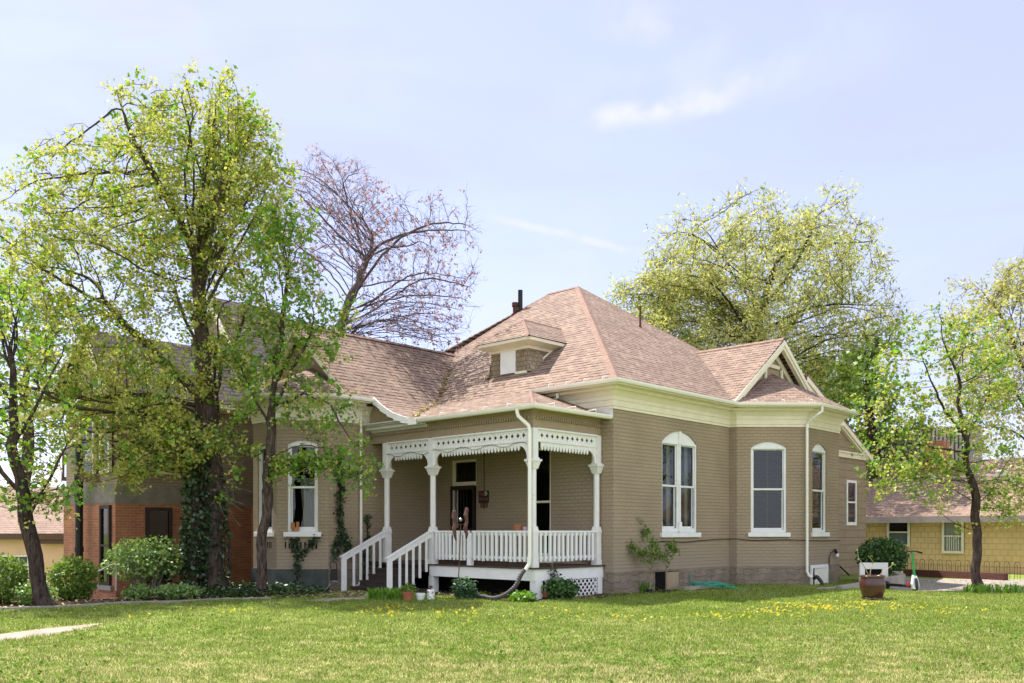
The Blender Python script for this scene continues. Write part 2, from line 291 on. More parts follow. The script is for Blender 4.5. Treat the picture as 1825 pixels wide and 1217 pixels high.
# ------------------------------------------------------------------ geometry helpers
class MB:
    def __init__(s): s.v = []; s.f = []
    def add(s, pts, faces):
        k = len(s.v); s.v += [tuple(p) for p in pts]; s.f += [tuple(k+i for i in f) for f in faces]; return s
    def poly(s, pts): return s.add(pts, [tuple(range(len(pts)))])
    def box(s, x0, x1, y0, y1, z0, z1):
        return s.add([(x0,y0,z0),(x1,y0,z0),(x1,y1,z0),(x0,y1,z0),(x0,y0,z1),(x1,y0,z1),(x1,y1,z1),(x0,y1,z1)],
                     [(3,2,1,0),(4,5,6,7),(0,1,5,4),(1,2,6,5),(2,3,7,6),(3,0,4,7)])
    def obox(s, o, ax, ay, az):   # origin corner + three edge vectors
        o, ax, ay, az = map(Vector, (o, ax, ay, az))
        p = [o, o+ax, o+ax+ay, o+ay]; p += [q+az for q in p]
        fl = ax.cross(ay).dot(az) < 0
        fs = [(3,2,1,0),(4,5,6,7),(0,1,5,4),(1,2,6,5),(2,3,7,6),(3,0,4,7)]
        return s.add(p, [tuple(reversed(f)) for f in fs] if fl else fs)
    def bar(s, a, b, w, h, up=(0,0,1)):   # rectangular bar centred on a-b
        a, b = Vector(a), Vector(b); d = (b-a); dn = d.normalized(); side = dn.cross(Vector(up))
        if side.length < 1e-4: side = Vector((1,0,0))
        side.normalize(); u2 = side.cross(dn)
        return s.obox(a - side*w/2 - u2*h/2, side*w, u2*h, d)
    def tube(s, pts, r, n=8, cap=True):
        pts = [Vector(p) for p in pts]; m = len(pts)
        rr = [r]*m if isinstance(r, (int, float)) else list(r)
        prev = None; k = len(s.v)
        for i, p in enumerate(pts):
            d = (pts[min(i+1, m-1)] - pts[max(i-1, 0)]).normalized()
            if prev is None:
                x = d.cross(Vector((0,0,1)));
                if x.length < 1e-3: x = d.cross(Vector((1,0,0)))
            else: x = prev - d*prev.dot(d)
            x.normalize(); y = d.cross(x); prev = x
            for j in range(n):
                a = 2*math.pi*j/n; s.v.append(tuple(p + (x*math.cos(a)+y*math.sin(a))*rr[i]))
        for i in range(m-1):
            for j in range(n):
                s.f.append((k+i*n+j, k+i*n+(j+1)%n, k+(i+1)*n+(j+1)%n, k+(i+1)*n+j))
        if cap: s.f.append(tuple(k+j for j in range(n))[::-1]); s.f.append(tuple(k+(m-1)*n+j for j in range(n)))
        return s
    def lathe(s, prof, c=(0,0,0), n=20):
        k = len(s.v); m = len(prof)
        for (r, z) in prof:
            for j in range(n): a = 2*math.pi*j/n; s.v.append((c[0]+r*math.cos(a), c[1]+r*math.sin(a), c[2]+z))
        for i in range(m-1):
            for j in range(n): s.f.append((k+i*n+j, k+i*n+(j+1)%n, k+(i+1)*n+(j+1)%n, k+(i+1)*n+j))
        s.f.append(tuple(k+j for j in range(n))[::-1]); s.f.append(tuple(k+(m-1)*n+j for j in range(n)))
        return s
    def sphere(s, c, r, n=10, sz=1):
        pr = [(max(1e-4, r*math.sin(math.pi*i/n)), -r*sz*math.cos(math.pi*i/n)) for i in range(n+1)]
        return s.lathe(pr, c, n+4)
    def plate(s, outer, holes, o, ex, ez, th):   # 2D outline (x,z) with holes extruded along normal
        o, ex, ez = Vector(o), Vector(ex), Vector(ez); nrm = ex.cross(ez).normalized()*th
        loops = [outer]+list(holes); flat = [p for l in loops for p in l]
        tri = tessellate_polygon([[Vector((p[0], p[1], 0)) for p in l] for l in loops])
        k = len(s.v); N = len(flat)
        P = [o + ex*p[0] + ez*p[1] for p in flat]
        s.v += [tuple(p) for p in P] + [tuple(p+nrm) for p in P]
        for t in tri:
            a, b_, c = (flat[i] for i in t); area = (b_[0]-a[0])*(c[1]-a[1])-(b_[1]-a[1])*(c[0]-a[0])
            t2 = tuple(t) if area > 0 else tuple(reversed(t))
            s.f.append(tuple(k+N+i for i in t2)); s.f.append(tuple(k+i for i in reversed(t2)))
        st = 0
        for l in loops:
            n = len(l)
            for i in range(n): a = k+st+i; b_ = k+st+(i+1) % n; s.f.append((a, b_, b_+N, a+N))
            st += n
        return s
    def sweep(s, path, prof, closed=False):   # path in plan (x,y), prof of (outward offset, z); outward = right of travel
        n = len(path); nrm = []
        P = [Vector((p[0], p[1])) for p in path]
        def sn(i, j): d = (P[j]-P[i]).normalized(); return Vector((d.y, -d.x))
        for i in range(n):
            if closed or 0 < i < n-1:
                a = sn((i-1) % n, i); b_ = sn(i, (i+1) % n); m = (a+b_); m = m/(m.dot(a) if abs(m.dot(a)) > 1e-6 else 1)
            elif i == 0: m = sn(0, 1)
            else: m = sn(n-2, n-1)
            nrm.append(m)
        k = len(s.v); q = len(prof)
        for i in range(n):
            for (o_, z) in prof: w = P[i]+nrm[i]*o_; s.v.append((w.x, w.y, z))
        for i in range(n if closed else n-1):
            j = (i+1) % n
            for t in range(q-1): s.f.append((k+i*q+t, k+j*q+t, k+j*q+t+1, k+i*q+t+1))
        if not closed:
            s.f.append(tuple(k+t for t in range(q))); s.f.append(tuple(k+(n-1)*q+t for t in reversed(range(q))))
        return s
    def build(s, name, mat, parent=None, smooth=False, bevel=0):
        me = bpy.data.meshes.new(name); me.from_pydata(s.v, [], s.f); me.update()
        uvl = me.uv_layers.new(name='uv'); Z = Vector((0,0,1)); data = [0.0]*(2*len(me.loops))
        for p in me.polygons:
            nn = p.normal
            if abs(nn.z) > .995: tx, ty = Vector((1,0,0)), Vector((0,1,0))
            else: tx = Z.cross(nn).normalized(); ty = nn.cross(tx)
            for li in p.loop_indices:
                co = me.vertices[me.loops[li].vertex_index].co; data[2*li] = co.dot(tx); data[2*li+1] = co.dot(ty)
        uvl.data.foreach_set('uv', data)
        me.materials.append(mat if not isinstance(mat, str) else M[mat])
        if smooth: me.polygons.foreach_set('use_smooth', [True]*len(me.polygons))
        o = bpy.data.objects.new(name, me); C.objects.link(o)
        if parent is not None: o.parent = parent
        if bevel:
            bm_ = o.modifiers.new('bevel', 'BEVEL'); bm_.width = bevel; bm_.segments = 2; bm_.limit_method = 'ANGLE'
        return o
def tag(o, label, cat, group=None, kind=None):
    if label: o['label'] = label
    if cat: o['category'] = cat
    if group: o['group'] = group
    if kind: o['kind'] = kind
    return o
def thing(name, label, cat, loc=(0,0,0), rz=0, group=None):
    o = bpy.data.objects.new(name, None); C.objects.link(o); o.location = loc; o.rotation_euler = (0,0,rz); o.empty_display_size = .2
    return tag(o, label, cat, group)
def structure(o): o['kind'] = 'structure'; return o
def np_mesh(name, V, faces_k, mat, parent=None, k=None):
    """V (N,3); faces_k int array (M,k)"""
    me = bpy.data.meshes.new(name); Fc = np.asarray(faces_k, dtype=np.int32); m, k = Fc.shape
    me.vertices.add(len(V)); me.vertices.foreach_set('co', np.asarray(V, dtype=np.float32).ravel())
    me.loops.add(m*k); me.loops.foreach_set('vertex_index', Fc.ravel())
    me.polygons.add(m); me.polygons.foreach_set('loop_start', np.arange(0, m*k, k, dtype=np.int32)); me.polygons.foreach_set('loop_total', np.full(m, k, dtype=np.int32))
    me.update(calc_edges=True); me.materials.append(M[mat] if isinstance(mat, str) else mat)
    o = bpy.data.objects.new(name, me); C.objects.link(o)
    if parent is not None: o.parent = parent
    return o
def copy_tree(o, parent=None):
    c = o.copy(); C.objects.link(c); c.parent = parent
    for ch in list(o.children): copy_tree(ch, c)
    return c
def P(px, py, Y): return Vector(((px-912.5)/F*Y, Y, EYE+(HZ-py)/F*Y))
# ------------------------------------------------------------------ ground
PATH = [(-3.1, 23.0), (-3.7, 22.3), (-4.85, 20.9), (-5.75, 18.9), (-6.75, 16.6), (-7.9, 14.3), (-9.6, 11.0), (-11.5, 7)]
def pathdist(x, y):
    best = np.full(np.shape(x), 1e9); side = np.zeros(np.shape(x))
    for (a, b) in zip(PATH[:-1], PATH[1:]):
        ax, ay = a; dx, dy = b[0]-ax, b[1]-ay; L2 = dx*dx+dy*dy
        t = np.clip(((x-ax)*dx+(y-ay)*dy)/L2, 0, 1); ex = x-ax-t*dx; ey = y-ay-t*dy; d = np.hypot(ex, ey)
        s = np.sign(dx*ey-dy*ex); m = d < best; side = np.where(m, s, side); best = np.where(m, d, best)
    return best*side      # positive = street side (right of the walk, seen from the camera)
def sm(t): t = np.clip(t, 0, 1); return t*t*(3-2*t)
def gz(x, y):
    x = np.asarray(x, float); y = np.asarray(y, float)
    d = pathdist(x, y)
    z = 0.015*np.sin(x*.9+1.3)*np.cos(y*.7)+.01*np.sin(x*2.3+y*1.7)
    crest = .16*sm((y-13.8)/1.8)*sm((20.6-y)/1.4)
    z = z + np.where(d > .55, crest*sm((d-.55)/.12)*np.exp(-np.maximum(d-.67, 0)/1.6), 0)
    z = z - .03*(1-sm((np.abs(d)-.5)/.25))
    z = z - .42*sm((-x-8.2)/3.5)*sm((y-20.5)/4.5) - 1.0*sm((-x-10)/5)*sm((y-27)/5)
    return z
# local frame of the house
TH = R(46.8); c0 = Vector((2.608, 23.2, 0)); bx_, by_ = math.cos(TH), math.sin(TH)
def H2W(u, v, z=0): return Vector((c0.x+u*bx_-v*by_, c0.y+u*by_+v*bx_, z))
def W2H(x, y): dx, dy = x-c0.x, y-c0.y; return dx*bx_+dy*by_, -dx*by_+dy*bx_
xs = np.concatenate([[-900, -300, -100, -50, -30], np.arange(-20, 22.01, .3), [30, 50, 100, 300, 900]])
ys = np.concatenate([[-60, -20, 0, 5], np.arange(8, 38.01, .3), [45, 60, 100, 300, 1500]])
X, Y_ = np.meshgrid(xs, ys); Zg = gz(X, Y_)
nx, ny = len(xs), len(ys); idx = np.arange(nx*ny).reshape(ny, nx)
g = np_mesh('lawn', np.stack([X, Y_, Zg], -1).reshape(-1, 3), np.stack([idx[:-1,:-1], idx[:-1,1:], idx[1:,1:], idx[1:,:-1]], -1).reshape(-1, 4), 'lawn')
structure(g)
def ribbon(name, pts, w, mat, dz=.004, label=None):
    mb = MB(); row = []
    q = []
    for a, b in zip(pts[:-1], pts[1:]):
        for i in range(6): q.append(Vector(a).lerp(Vector(b), i/6))
    q.append(Vector(pts[-1]))
    for i, p in enumerate(q):
        d = (q[min(i+1, len(q)-1)]-q[max(i-1, 0)]).normalized(); nn = Vector((-d.y, d.x))
        rr = []
        for t in (-.5, -.25, 0, .25, .5): w_ = p+nn*w*t; rr.append((w_.x, w_.y, float(gz(w_.x, w_.y))+dz))
        row.append(rr)
    for i in range(len(row)-1):
        for j in range(4): mb.poly([row[i][j], row[i+1][j], row[i+1][j+1], row[i][j+1]])
    return mb.build(name, mat)
structure(ribbon('path', [Vector(p) for p in PATH], 1.0, 'pave', .012))
def patch(name, poly, mat, dz, step=.4):
    # grid clipped to polygon (cells whose centre lies inside) draped on the ground
    xs_ = [p[0] for p in poly]; ys_ = [p[1] for p in poly]
    bm = bmesh.new(); vs = [bm.verts.new((p[0], p[1], 0)) for p in poly]; bm.faces.new(vs)
    x = min(xs_)+step
    while x < max(xs_):
        bmesh.ops.bisect_plane(bm, geom=bm.verts[:]+bm.edges[:]+bm.faces[:], plane_co=(x, 0, 0), plane_no=(1, 0, 0)); x += step
    y = min(ys_)+step
    while y < max(ys_):
        bmesh.ops.bisect_plane(bm, geom=bm.verts[:]+bm.edges[:]+bm.faces[:], plane_co=(0, y, 0), plane_no=(0, 1, 0)); y += step
    for v in bm.verts: v.co.z = float(gz(v.co.x, v.co.y))+dz
    me = bpy.data.meshes.new(name); bm.to_mesh(me); bm.free()
    me.materials.append(M[mat]); o = bpy.data.objects.new(name, me); C.objects.link(o)
    for p in me.polygons:
        if p.normal.z < 0: p.flip()
    return structure(o)
bed1 = [(-16, 18.3), (-12.5, 18.5), (-10.6, 18.8), (-8.9, 20.1), (-7.1, 21.3), (-5.6, 22.2), (-4.6, 22.4), (-4.0, 23.2), (-5.6, 25.4), (-8, 27.3), (-12, 27.8), (-16, 28.3)]
bed2 = [tuple(H2W(-3.35, 3.9)[:2]), tuple(H2W(-3.25, .1)[:2]), tuple(H2W(-1, -.55)[:2]), tuple(H2W(5.5, -.55)[:2]), tuple(H2W(5.5, 0.2)[:2]), tuple(H2W(.3, .4)[:2]), tuple(H2W(0, 6)[:2]), tuple(H2W(-2.4, 6)[:2]), tuple(H2W(-2.6, 4)[:2])]
patch('planting_bed', bed1, 'mulch', .02)
patch('porch_bed', bed2, 'mulch', .02)
grav = [tuple(P(1560, 1046, 26.5)[:2]), (10.6, 24.6), (13.5, 24.4), (24, 24.8), (30, 29), (19, 29.2), (14.5, 31.2), (13, 33)]
patch('gravel_drive', grav, 'gravel', .012)
def inpoly(poly, x, y):
    r = np.zeros(np.shape(x), bool); j = len(poly)-1
    for i in range(len(poly)):
        xi, yi = poly[i]; xj, yj = poly[j]
        c = ((yi > y) != (yj > y)) & (x < (xj-xi)*(y-yi)/((yj-yi) or 1e-9)+xi); r ^= c; j = i
    return r
# ------------------------------------------------------------------ THE HOUSE
house = thing('brick_house', 'tan painted brick house with brown hipped shingle roof and white trimmed porch', 'house', c0, TH)
VW = 6.65
foot = [(0,0),(5.88,0),(5.88,-.247),(7.365,-1.732),(9.79,-1.732),(11.275,-.247),(11.275,0),(12.3,0),(12.3,10.7),(-3.5,10.7),(-3.5,9.85),(-4.1,9.85),(-5.1,8.85),(-5.1,7.65),(-4.1,VW),(0,VW)]
ZF, ZW = .57, 4.86
def arch(s0, s1, zb, zs, rise, n=10):
    pts = [(s0, zb), (s1, zb), (s1, zs)]
    if rise > 0:
        w = s1-s0; rad = (w*w/4+rise*rise)/(2*rise); cx = (s0+s1)/2; cz = zs+rise-rad; a0 = math.asin(w/2/rad)
        for i in range(1, n): a = a0-2*a0*i/n; pts.append((cx+rad*math.sin(a), cz+rad*math.cos(a)))
    pts.append((s0, zs)); return pts
def wallseg(mb, p0, p1, z0, z1, ops, depth=.14):
    a = Vector((*p0, 0)); b = Vector((*p1, 0)); ex = (b-a).normalized(); Ls = (b-a).length; nout = ex.cross(Vector((0,0,1)))
    loops = [[(0, z0), (Ls, z0), (Ls, z1), (0, z1)]]+[arch(*o_) for o_ in ops]
    tri = tessellate_polygon([[Vector((p[0], p[1], 0)) for p in l] for l in loops]); flat = [p for l in loops for p in l]
    W3 = lambda p, d=0: a+ex*p[0]+Vector((0,0,p[1]))-nout*d
    for t in tri:
        A_, B_, C_ = (flat[i] for i in t); ar = (B_[0]-A_[0])*(C_[1]-A_[1])-(B_[1]-A_[1])*(C_[0]-A_[0])
        q = [W3(flat[i]) for i in t]
        if abs(ar) > 1e-7: mb.poly(q if ar > 0 else q[::-1])
    for o_ in ops:
        l = arch(*o_)
        for i in range(len(l)): j = (i+1) % len(l); mb.poly([W3(l[i]), W3(l[i], depth), W3(l[j], depth), W3(l[j])])
    return a, ex, nout
wb = MB(); wins = []
OPS = {0: [(2.23, 4.05, 1.60, 4.12, .34)], 2: [(.43, 1.53, 1.60, 4.17, .19)], 3: [(.49, 1.50, 1.60, 4.15, .21)],
       12: [(.24, .98, 1.62, 4.02, 0)], 13: [(.30, 1.13, 1.62, 4.02, .12)]}
# order of footprint segments: i from foot[i] to foot[i+1]; inside is left of travel
n_ = len(foot)
for i in range(n_):
    p0, p1 = foot[i], foot[(i+1) % n_]; ops = OPS.get(i, [])
    if i == 15: p0, p1 = foot[15], foot[0]; L14 = VW; ops = [(VW-o_[1], VW-o_[0], *o_[2:]) for o_ in [(2.12, 3.0, .9, 3.95, 0), (5.02, 6.10, .78, 3.78, 0)]]
    a, ex, no = wallseg(wb, p0, p1, ZF, 5.3, ops)
    for o_ in ops: wins.append((i, a, ex, no, o_))
wb.build('wall', 'wall', house)
fb = MB(); fb.sweep(foot, [(.0, -.5), (.03, -.5), (.03, ZF), (0, ZF)], closed=True); fb.build('foundation', 'stone', house)
gb = MB(); gb.sweep([(-4.1,9.85),(-5.1,8.85),(-5.1,7.65),(-4.1,VW)], [(.03, -.5), (.05, -.5), (.05, ZF+.03), (0, ZF+.03)])
gb.build('bay_foundation', 'stone2', house)
# windows ------------------------------------------------------------
def window(i, a, ex, no, op, style):
    s0, s1, zb, zs, rise = op; Zv = Vector((0,0,1)); back = .09
    O = a-no*back; w = s1-s0; cx = (s0+s1)/2
    def pl(mb, outer, holes, d, th): mb.plate(outer, holes, O+no*d, ex, Zv, th)   # plate normal = ex x Z = outward
    fr = MB(); ft = .075
    inner_top = zs-.02
    outer = arch(s0, s1, zb, zs, rise)
    mid = (zb+zs)/2+.05
    holes = []
    if style == 'double':
        m1, m2 = cx-.10, cx+.10
        holes = [[(s0+ft, zb+.12), (m1, zb+.12), (m1, inner_top), (s0+ft, inner_top)], [(m2, zb+.12), (s1-ft, zb+.12), (s1-ft, inner_top), (m2, inner_top)]]
    else: holes = [[(s0+ft, zb+.08), (s1-ft, zb+.08), (s1-ft, inner_top), (s0+ft, inner_top)]]
    pl(fr, outer, holes, 0, .05)
    if style == 'double':   # turned post and keystone on the mullion
        fr.obox(O+ex*(cx-.035)+Zv*(zb+.02)+no*.05, ex*.07, no*.035, Zv*(zs-zb+rise-.05))
        fr.obox(O+ex*(cx-.07)+Zv*(zb+.02)+no*.05, ex*.14, no*.06, Zv*.28)
        fr.obox(O+ex*(cx-.055)+Zv*(zs-.02)+no*.05, ex*.11, no*.05, Zv*(rise+.02))
    if rise > 0: fr.obox(O+ex*(s0+.02)+Zv*(zs-.035)+no*.05, ex*(w-.04), no*.02, Zv*.05)
    matn = 'white' if style != 'porch' else 'cream'
    f = fr.build('window', matn, house)
    sb = MB(); gl = MB()
    for h in holes:
        x0, x1, z0, z1 = h[0][0], h[1][0], h[0][1], h[2][1]; zm = (z0+z1)/2; t = .045
        pl(sb, [(x0,zm-.02),(x1,zm-.02),(x1,z1),(x0,z1)], [[(x0+t*.7,zm+.03),(x1-t*.7,zm+.03),(x1-t*.7,z1-t),(x0+t*.7,z1-t)]], -.02, .03)
        pl(sb, [(x0,z0),(x1,z0),(x1,zm+.02),(x0,zm+.02)], [[(x0+t,z0+t*1.3),(x1-t,z0+t*1.3),(x1-t,zm-.03),(x0+t,zm-.03)]], -.055, .03)
        gl.poly([O+ex*x0+Zv*z0-no*.045, O+ex*x1+Zv*z0-no*.045, O+ex*x1+Zv*zm-no*.045, O+ex*x0+Zv*zm-no*.045])
        gl.poly([O+ex*x0+Zv*zm-no*.012, O+ex*x1+Zv*zm-no*.012, O+ex*x1+Zv*z1-no*.012, O+ex*x0+Zv*z1-no*.012])
    sb.build('sash', matn, f); gl.build('glass', 'glass', f)
    sl_ = MB(); sl_.obox(O+ex*(s0-.10)+Zv*(zb-.13)+no*.0, ex*(w+.20), no*(back+.07), Zv*.13); sl_.build('sill', matn, f, bevel=.008)
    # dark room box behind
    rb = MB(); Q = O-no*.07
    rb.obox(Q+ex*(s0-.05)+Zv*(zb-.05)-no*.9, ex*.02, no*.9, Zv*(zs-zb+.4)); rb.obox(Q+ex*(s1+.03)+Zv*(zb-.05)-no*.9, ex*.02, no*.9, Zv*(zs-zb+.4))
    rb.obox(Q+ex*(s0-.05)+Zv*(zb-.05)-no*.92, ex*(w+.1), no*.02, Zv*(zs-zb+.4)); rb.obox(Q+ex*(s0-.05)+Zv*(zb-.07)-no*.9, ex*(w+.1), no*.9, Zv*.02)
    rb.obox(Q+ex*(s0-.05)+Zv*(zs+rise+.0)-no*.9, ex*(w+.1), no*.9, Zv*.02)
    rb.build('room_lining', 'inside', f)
    return f, O
for k_, (i, a, ex, no, op) in enumerate(wins):
    if i == 15 and op[0] < 2.2: DOOR = (a, ex, no, op); continue
    st = 'double' if i == 0 else ('porch' if i == 15 else 'single')
    f, O = window(i, a, ex, no, op, st); s0, s1, zb, zs, rise = op; Zv = Vector((0,0,1))
    if i in (2, 3):
        bl = MB(); z = zb+.1
        zlo = zb+.12
        while zlo < zs-.06:
            bl.obox(O+ex*(s0+.1)+Zv*zlo-no*.12, ex*(s1-s0-.2), no*.035+Zv*.012, Zv*.004); zlo += .055 if i == 2 else .09
        if i == 2: bl.obox(O+ex*((s0+s1)/2)+Zv*(zb+.12)-no*.08, ex*.012, no*.006, Zv*(zs-zb-.2))
        bl.build('blind', 'blind', f)
    if i == 0:
        cu = MB()
        for (x0, x1) in ((s0+.62, s0+.8), (s1-.26, s1-.08)):
            cu.obox(O+ex*x0+Zv*(zb+.1)-no*.2, ex*(x1-x0), no*.02, Zv*(zs-zb-.15))
        cu.build('curtain', 'cloth', f)
    if i == 13:
        cu = MB(); n = 26; zt = zb+1.45
        row = []
        for q in range(n+1):
            t = q/n; xx = s0+.30+t*(s1-s0-.38); xb = s0+.42+t*(s1-s0-.50)
            d = .10+.025*math.sin(t*34)
            row.append((O+ex*xx+Zv*zt-no*d, O+ex*xb+Zv*(zb+.12)-no*d))
        for q in range(n): cu.poly([row[q][0], row[q+1][0], row[q+1][1], row[q][1]])
        cu.obox(O+ex*(s0+.08)+Zv*(zt-.02)-no*.12, ex*(s1-s0-.16), no*.01, Zv*.06)
        cu.build('curtain', 'cloth', f)
        bx = MB(); bx.obox(O+ex*(s0+.11)+Zv*(zb+.02)+no*.06, ex*.09, no*.05, Zv*.24); bx.obox(O+ex*(s0+.235)+Zv*(zb+.02)+no*.06, ex*.08, no*.05, Zv*.26)
        lb = bx.build('amber_bottles', 'amber', None); lb.name = 'amber_jar'
        lb.matrix_world = house.matrix_basis; lb.location = c0; lb.rotation_euler = (0, 0, TH)
        tag(lb, 'amber glass jar standing on the white sill below the curtained window', 'jar')
        AMB = lb
# relieving brick vents under the bay windows
for (p0, p1) in (((-5.1,8.85),(-5.1,7.65)), ((-5.1,7.65),(-4.1,VW))):
    a = Vector((*p0, 0)); b = Vector((*p1, 0)); ex = (b-a).normalized(); no = ex.cross(Vector((0,0,1))); L_ = (b-a).length
    vb = MB()
    for q in range(9): vb.obox(a+ex*(L_*.16+q*L_*.075)+Vector((0,0,1.17))+no*.002, ex*.035, no*.004, Vector((0,0,.17)))
    vb.build('vent_slots', 'inside', house)
# door --------------------------------------------------------------
a, ex, no, (s0, s1, zb, zt, _) = DOOR; Zv = Vector((0,0,1)); O = a-no*.10
db = MB(); db.plate([(s0,zb),(s1,zb),(s1,zt),(s0,zt)], [[(s0+.09,zb+.02),(s1-.05,zb+.02),(s1-.05,2.98),(s0+.09,2.98)],[(s0+.1,3.12),(s1-.06,3.12),(s1-.06,zt-.07),(s0+.1,zt-.07)]], O+no*.0, ex, Zv, .06)
dfr = db.build('door_frame', 'cream', house)
g2 = MB(); g2.poly([O+ex*(s0+.09)+Zv*3.1-no*.01, O+ex*(s1-.05)+Zv*3.1-no*.01, O+ex*(s1-.05)+Zv*(zt-.05)-no*.01, O+ex*(s0+.09)+Zv*(zt-.05)-no*.01]); g2.build('transom_glass', 'glass', dfr)
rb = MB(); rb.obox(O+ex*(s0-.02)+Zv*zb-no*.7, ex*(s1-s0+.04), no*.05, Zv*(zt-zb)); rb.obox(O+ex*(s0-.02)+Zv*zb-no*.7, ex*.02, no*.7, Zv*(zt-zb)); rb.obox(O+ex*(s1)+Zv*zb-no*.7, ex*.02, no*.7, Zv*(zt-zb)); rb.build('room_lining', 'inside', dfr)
# black security door with bars, standing slightly open from its left jamb
sdm = MB(); hx = O+ex*(s0-.02)+no*.10
dx = (ex*.99+no*.06).normalized(); wD = s1-s0+.02
sdm.obox(hx+Zv*(zb+.02), dx*.07, no*.035, Zv*2.2); sdm.obox(hx+dx*(wD-.07)+Zv*(zb+.02), dx*.07, no*.035, Zv*2.2)
for zz, hh in ((zb+.02, .22), (zb+.85, .10), (zb+2.1, .12)): sdm.obox(hx+dx*.07+Zv*zz, dx*(wD-.14), no*.033, Zv*hh)
for q in range(5): sdm.obox(hx+dx*(.20+q*.135)+Zv*(zb+.2), dx*.018, no*.02, Zv*1.95)
sdr = sdm.build('security_door', 'darkred', house)
hb = MB(); hb.obox(hx+dx*.02+Zv*(zb+.80)+no*.035, dx*.03, no*.03, Zv*.22); hb.build('handle', 'amber', sdr)
wd = MB(); wd.obox(O+ex*(s0+.11)+Zv*(zb+.02)-no*.05, ex*.05, no*.03, Zv*2.15); wd.build('inner_door_edge', 'white', dfr)
# frieze, soffit and gutter round the eaves ---------------------------
def prof_cornice(z): return [(.0, z-.62), (.035, z-.62), (.035, z-.56), (.055, z-.54), (.055, z-.40), (.075, z-.385), (.075, z-.30), (.14, z-.20), (.22, z-.13), (.24, z-.08), (.50, z-.08), (.50, z+.0), (.0, z+.0)]
EZ = 5.42
R_eave = [(-.001, 3.2), (0,0),(5.88,0),(5.88,-.247),(7.365,-1.732),(9.79,-1.732),(11.275,-.247),(11.275,0),(12.3,0),(12.3,10.7)]
R_e2 = [(0, 2.35), (0,0),(5.60,0),(5.63,0),(7.365,-1.732),(9.79,-1.732),(11.52,0),(12.3,0),(12.3,10.7)]
R_wall = [(0, 2.35), (0,0),(5.88,0),(5.88,-.247),(7.365,-1.732),(9.79,-1.732),(11.275,-.247),(11.275,0),(12.3,0),(12.3,10.7)]
cb = MB(); cb.sweep(R_wall, prof_cornice(EZ)[:9]); cb.build('frieze', 'cream', house)
cb = MB(); cb.sweep(R_e2, [(.0, EZ-.15), (.26, EZ-.15), (.27, EZ-.08), (.5, EZ-.08), (.5, EZ-.01), (0, EZ-.01)]); cb.build('soffit', 'cream', house)
L_wall = [(-3.5,10.7),(-3.5,9.85),(-4.1,9.85),(-5.1,8.85),(-5.1,7.65),(-4.1,VW),(-2.7,VW)]
L_e = [(-3.5,10.9),(-3.5,10.55),(-5.1,8.85),(-5.1,7.65),(-4.1,VW),(-3.0,VW)]
EZL = 5.30
cb = MB(); cb.sweep(L_wall, prof_cornice(EZL)[:9]); cb.build('frieze', 'cream', house)
cb = MB(); cb.sweep(L_e, [(.0, EZL-.15), (.26, EZL-.15), (.27, EZL-.08), (.5, EZL-.08), (.5, EZL-.01), (0, EZL-.01)]); cb.build('soffit', 'cream', house)
def gut(o, z): return [(o, z-.055), (o+.02, z-.06), (o+.085, z-.045), (o+.11, z), (o+.115, z+.045), (o+.10, z+.045), (o+.09, z+.01), (o+.01, z+.01), (o, z+.045)]
gt = MB(); gt.sweep(R_e2, gut(.502, EZ)); gt.build('gutter', 'gutter', house)
gt = MB(); gt.sweep(L_e, gut(.502, EZL)); gt.build('gutter', 'gutter', house)
# roofs ---------------------------------------------------------------
SA = .727; ZE = 5.45
fA = lambda u: ZE+SA*(u+.5) if u >= -.5 else ZE+.345*(u+.5)
uA = lambda z: (z-ZE)/SA-.5 if z >= ZE else (z-ZE)/.345-.5
ZR = 7.72; VR = 8.75
gprof = [(VR, ZR), (6.10, 5.36), (5.49, 5.0), (4.9, 4.76), (4.29, 4.63), (4.2, 4.62)]   # wing roof section with its flared foot
def vW_(z):
    for (v0, z0), (v1, z1) in zip(gprof[:-1], gprof[1:]):
        if z1 <= z <= z0+1e-6: return v0+(v1-v0)*(z-z0)/(z1-z0)
    return gprof[-1][0]
zs_ = sorted({ZR, 7.2, 6.6, 6.0, 5.45, 5.36, 5.2, 5.0, 4.87, 4.76, 4.69, 4.63}, reverse=True)
PK1 = (6.16, 6.16, ZE+SA*6.66); PK2 = (6.16, 7.5, PK1[2])
top = MB()
hipL = lambda z: 8.9+(9.95-8.9)*(2.3-uA(z))/2.8 if z >= ZE else 9
up = (uA(ZR), VR)
# upper part of the porch-side slope
top.poly([(-.5,-.5,ZE), (-.5, 2.4, ZE), (uA(ZR), 8.9, ZR), PK2, PK1][0:0] or [(-.5,-.5,ZE), PK1, PK2, (uA(ZR), VR, ZR)][::-1])
v_at = [(uA(z), vW_(z), z) for z in zs_]
valley = [p for p in v_at]
upper = [p for p in valley if p[2] >= ZE-1e-6]
# fill between hip edge and the valley above the eave line
pts = [(-.5, -.5, ZE)] + [(upper[-1][0], upper[-1][1], upper[-1][2])] + [upper[i] for i in range(len(upper)-2, 0, -1)] + [(uA(ZR), VR, ZR)]
top.v = []; top.f = []
top.poly([(-.5,-.5,ZE)]+[(-.5, upper[-1][1], ZE)][::-1]+[upper[i] for i in range(len(upper)-2, -1, -1)]+[PK2, PK1])
top.f = [f[::-1] for f in top.f]
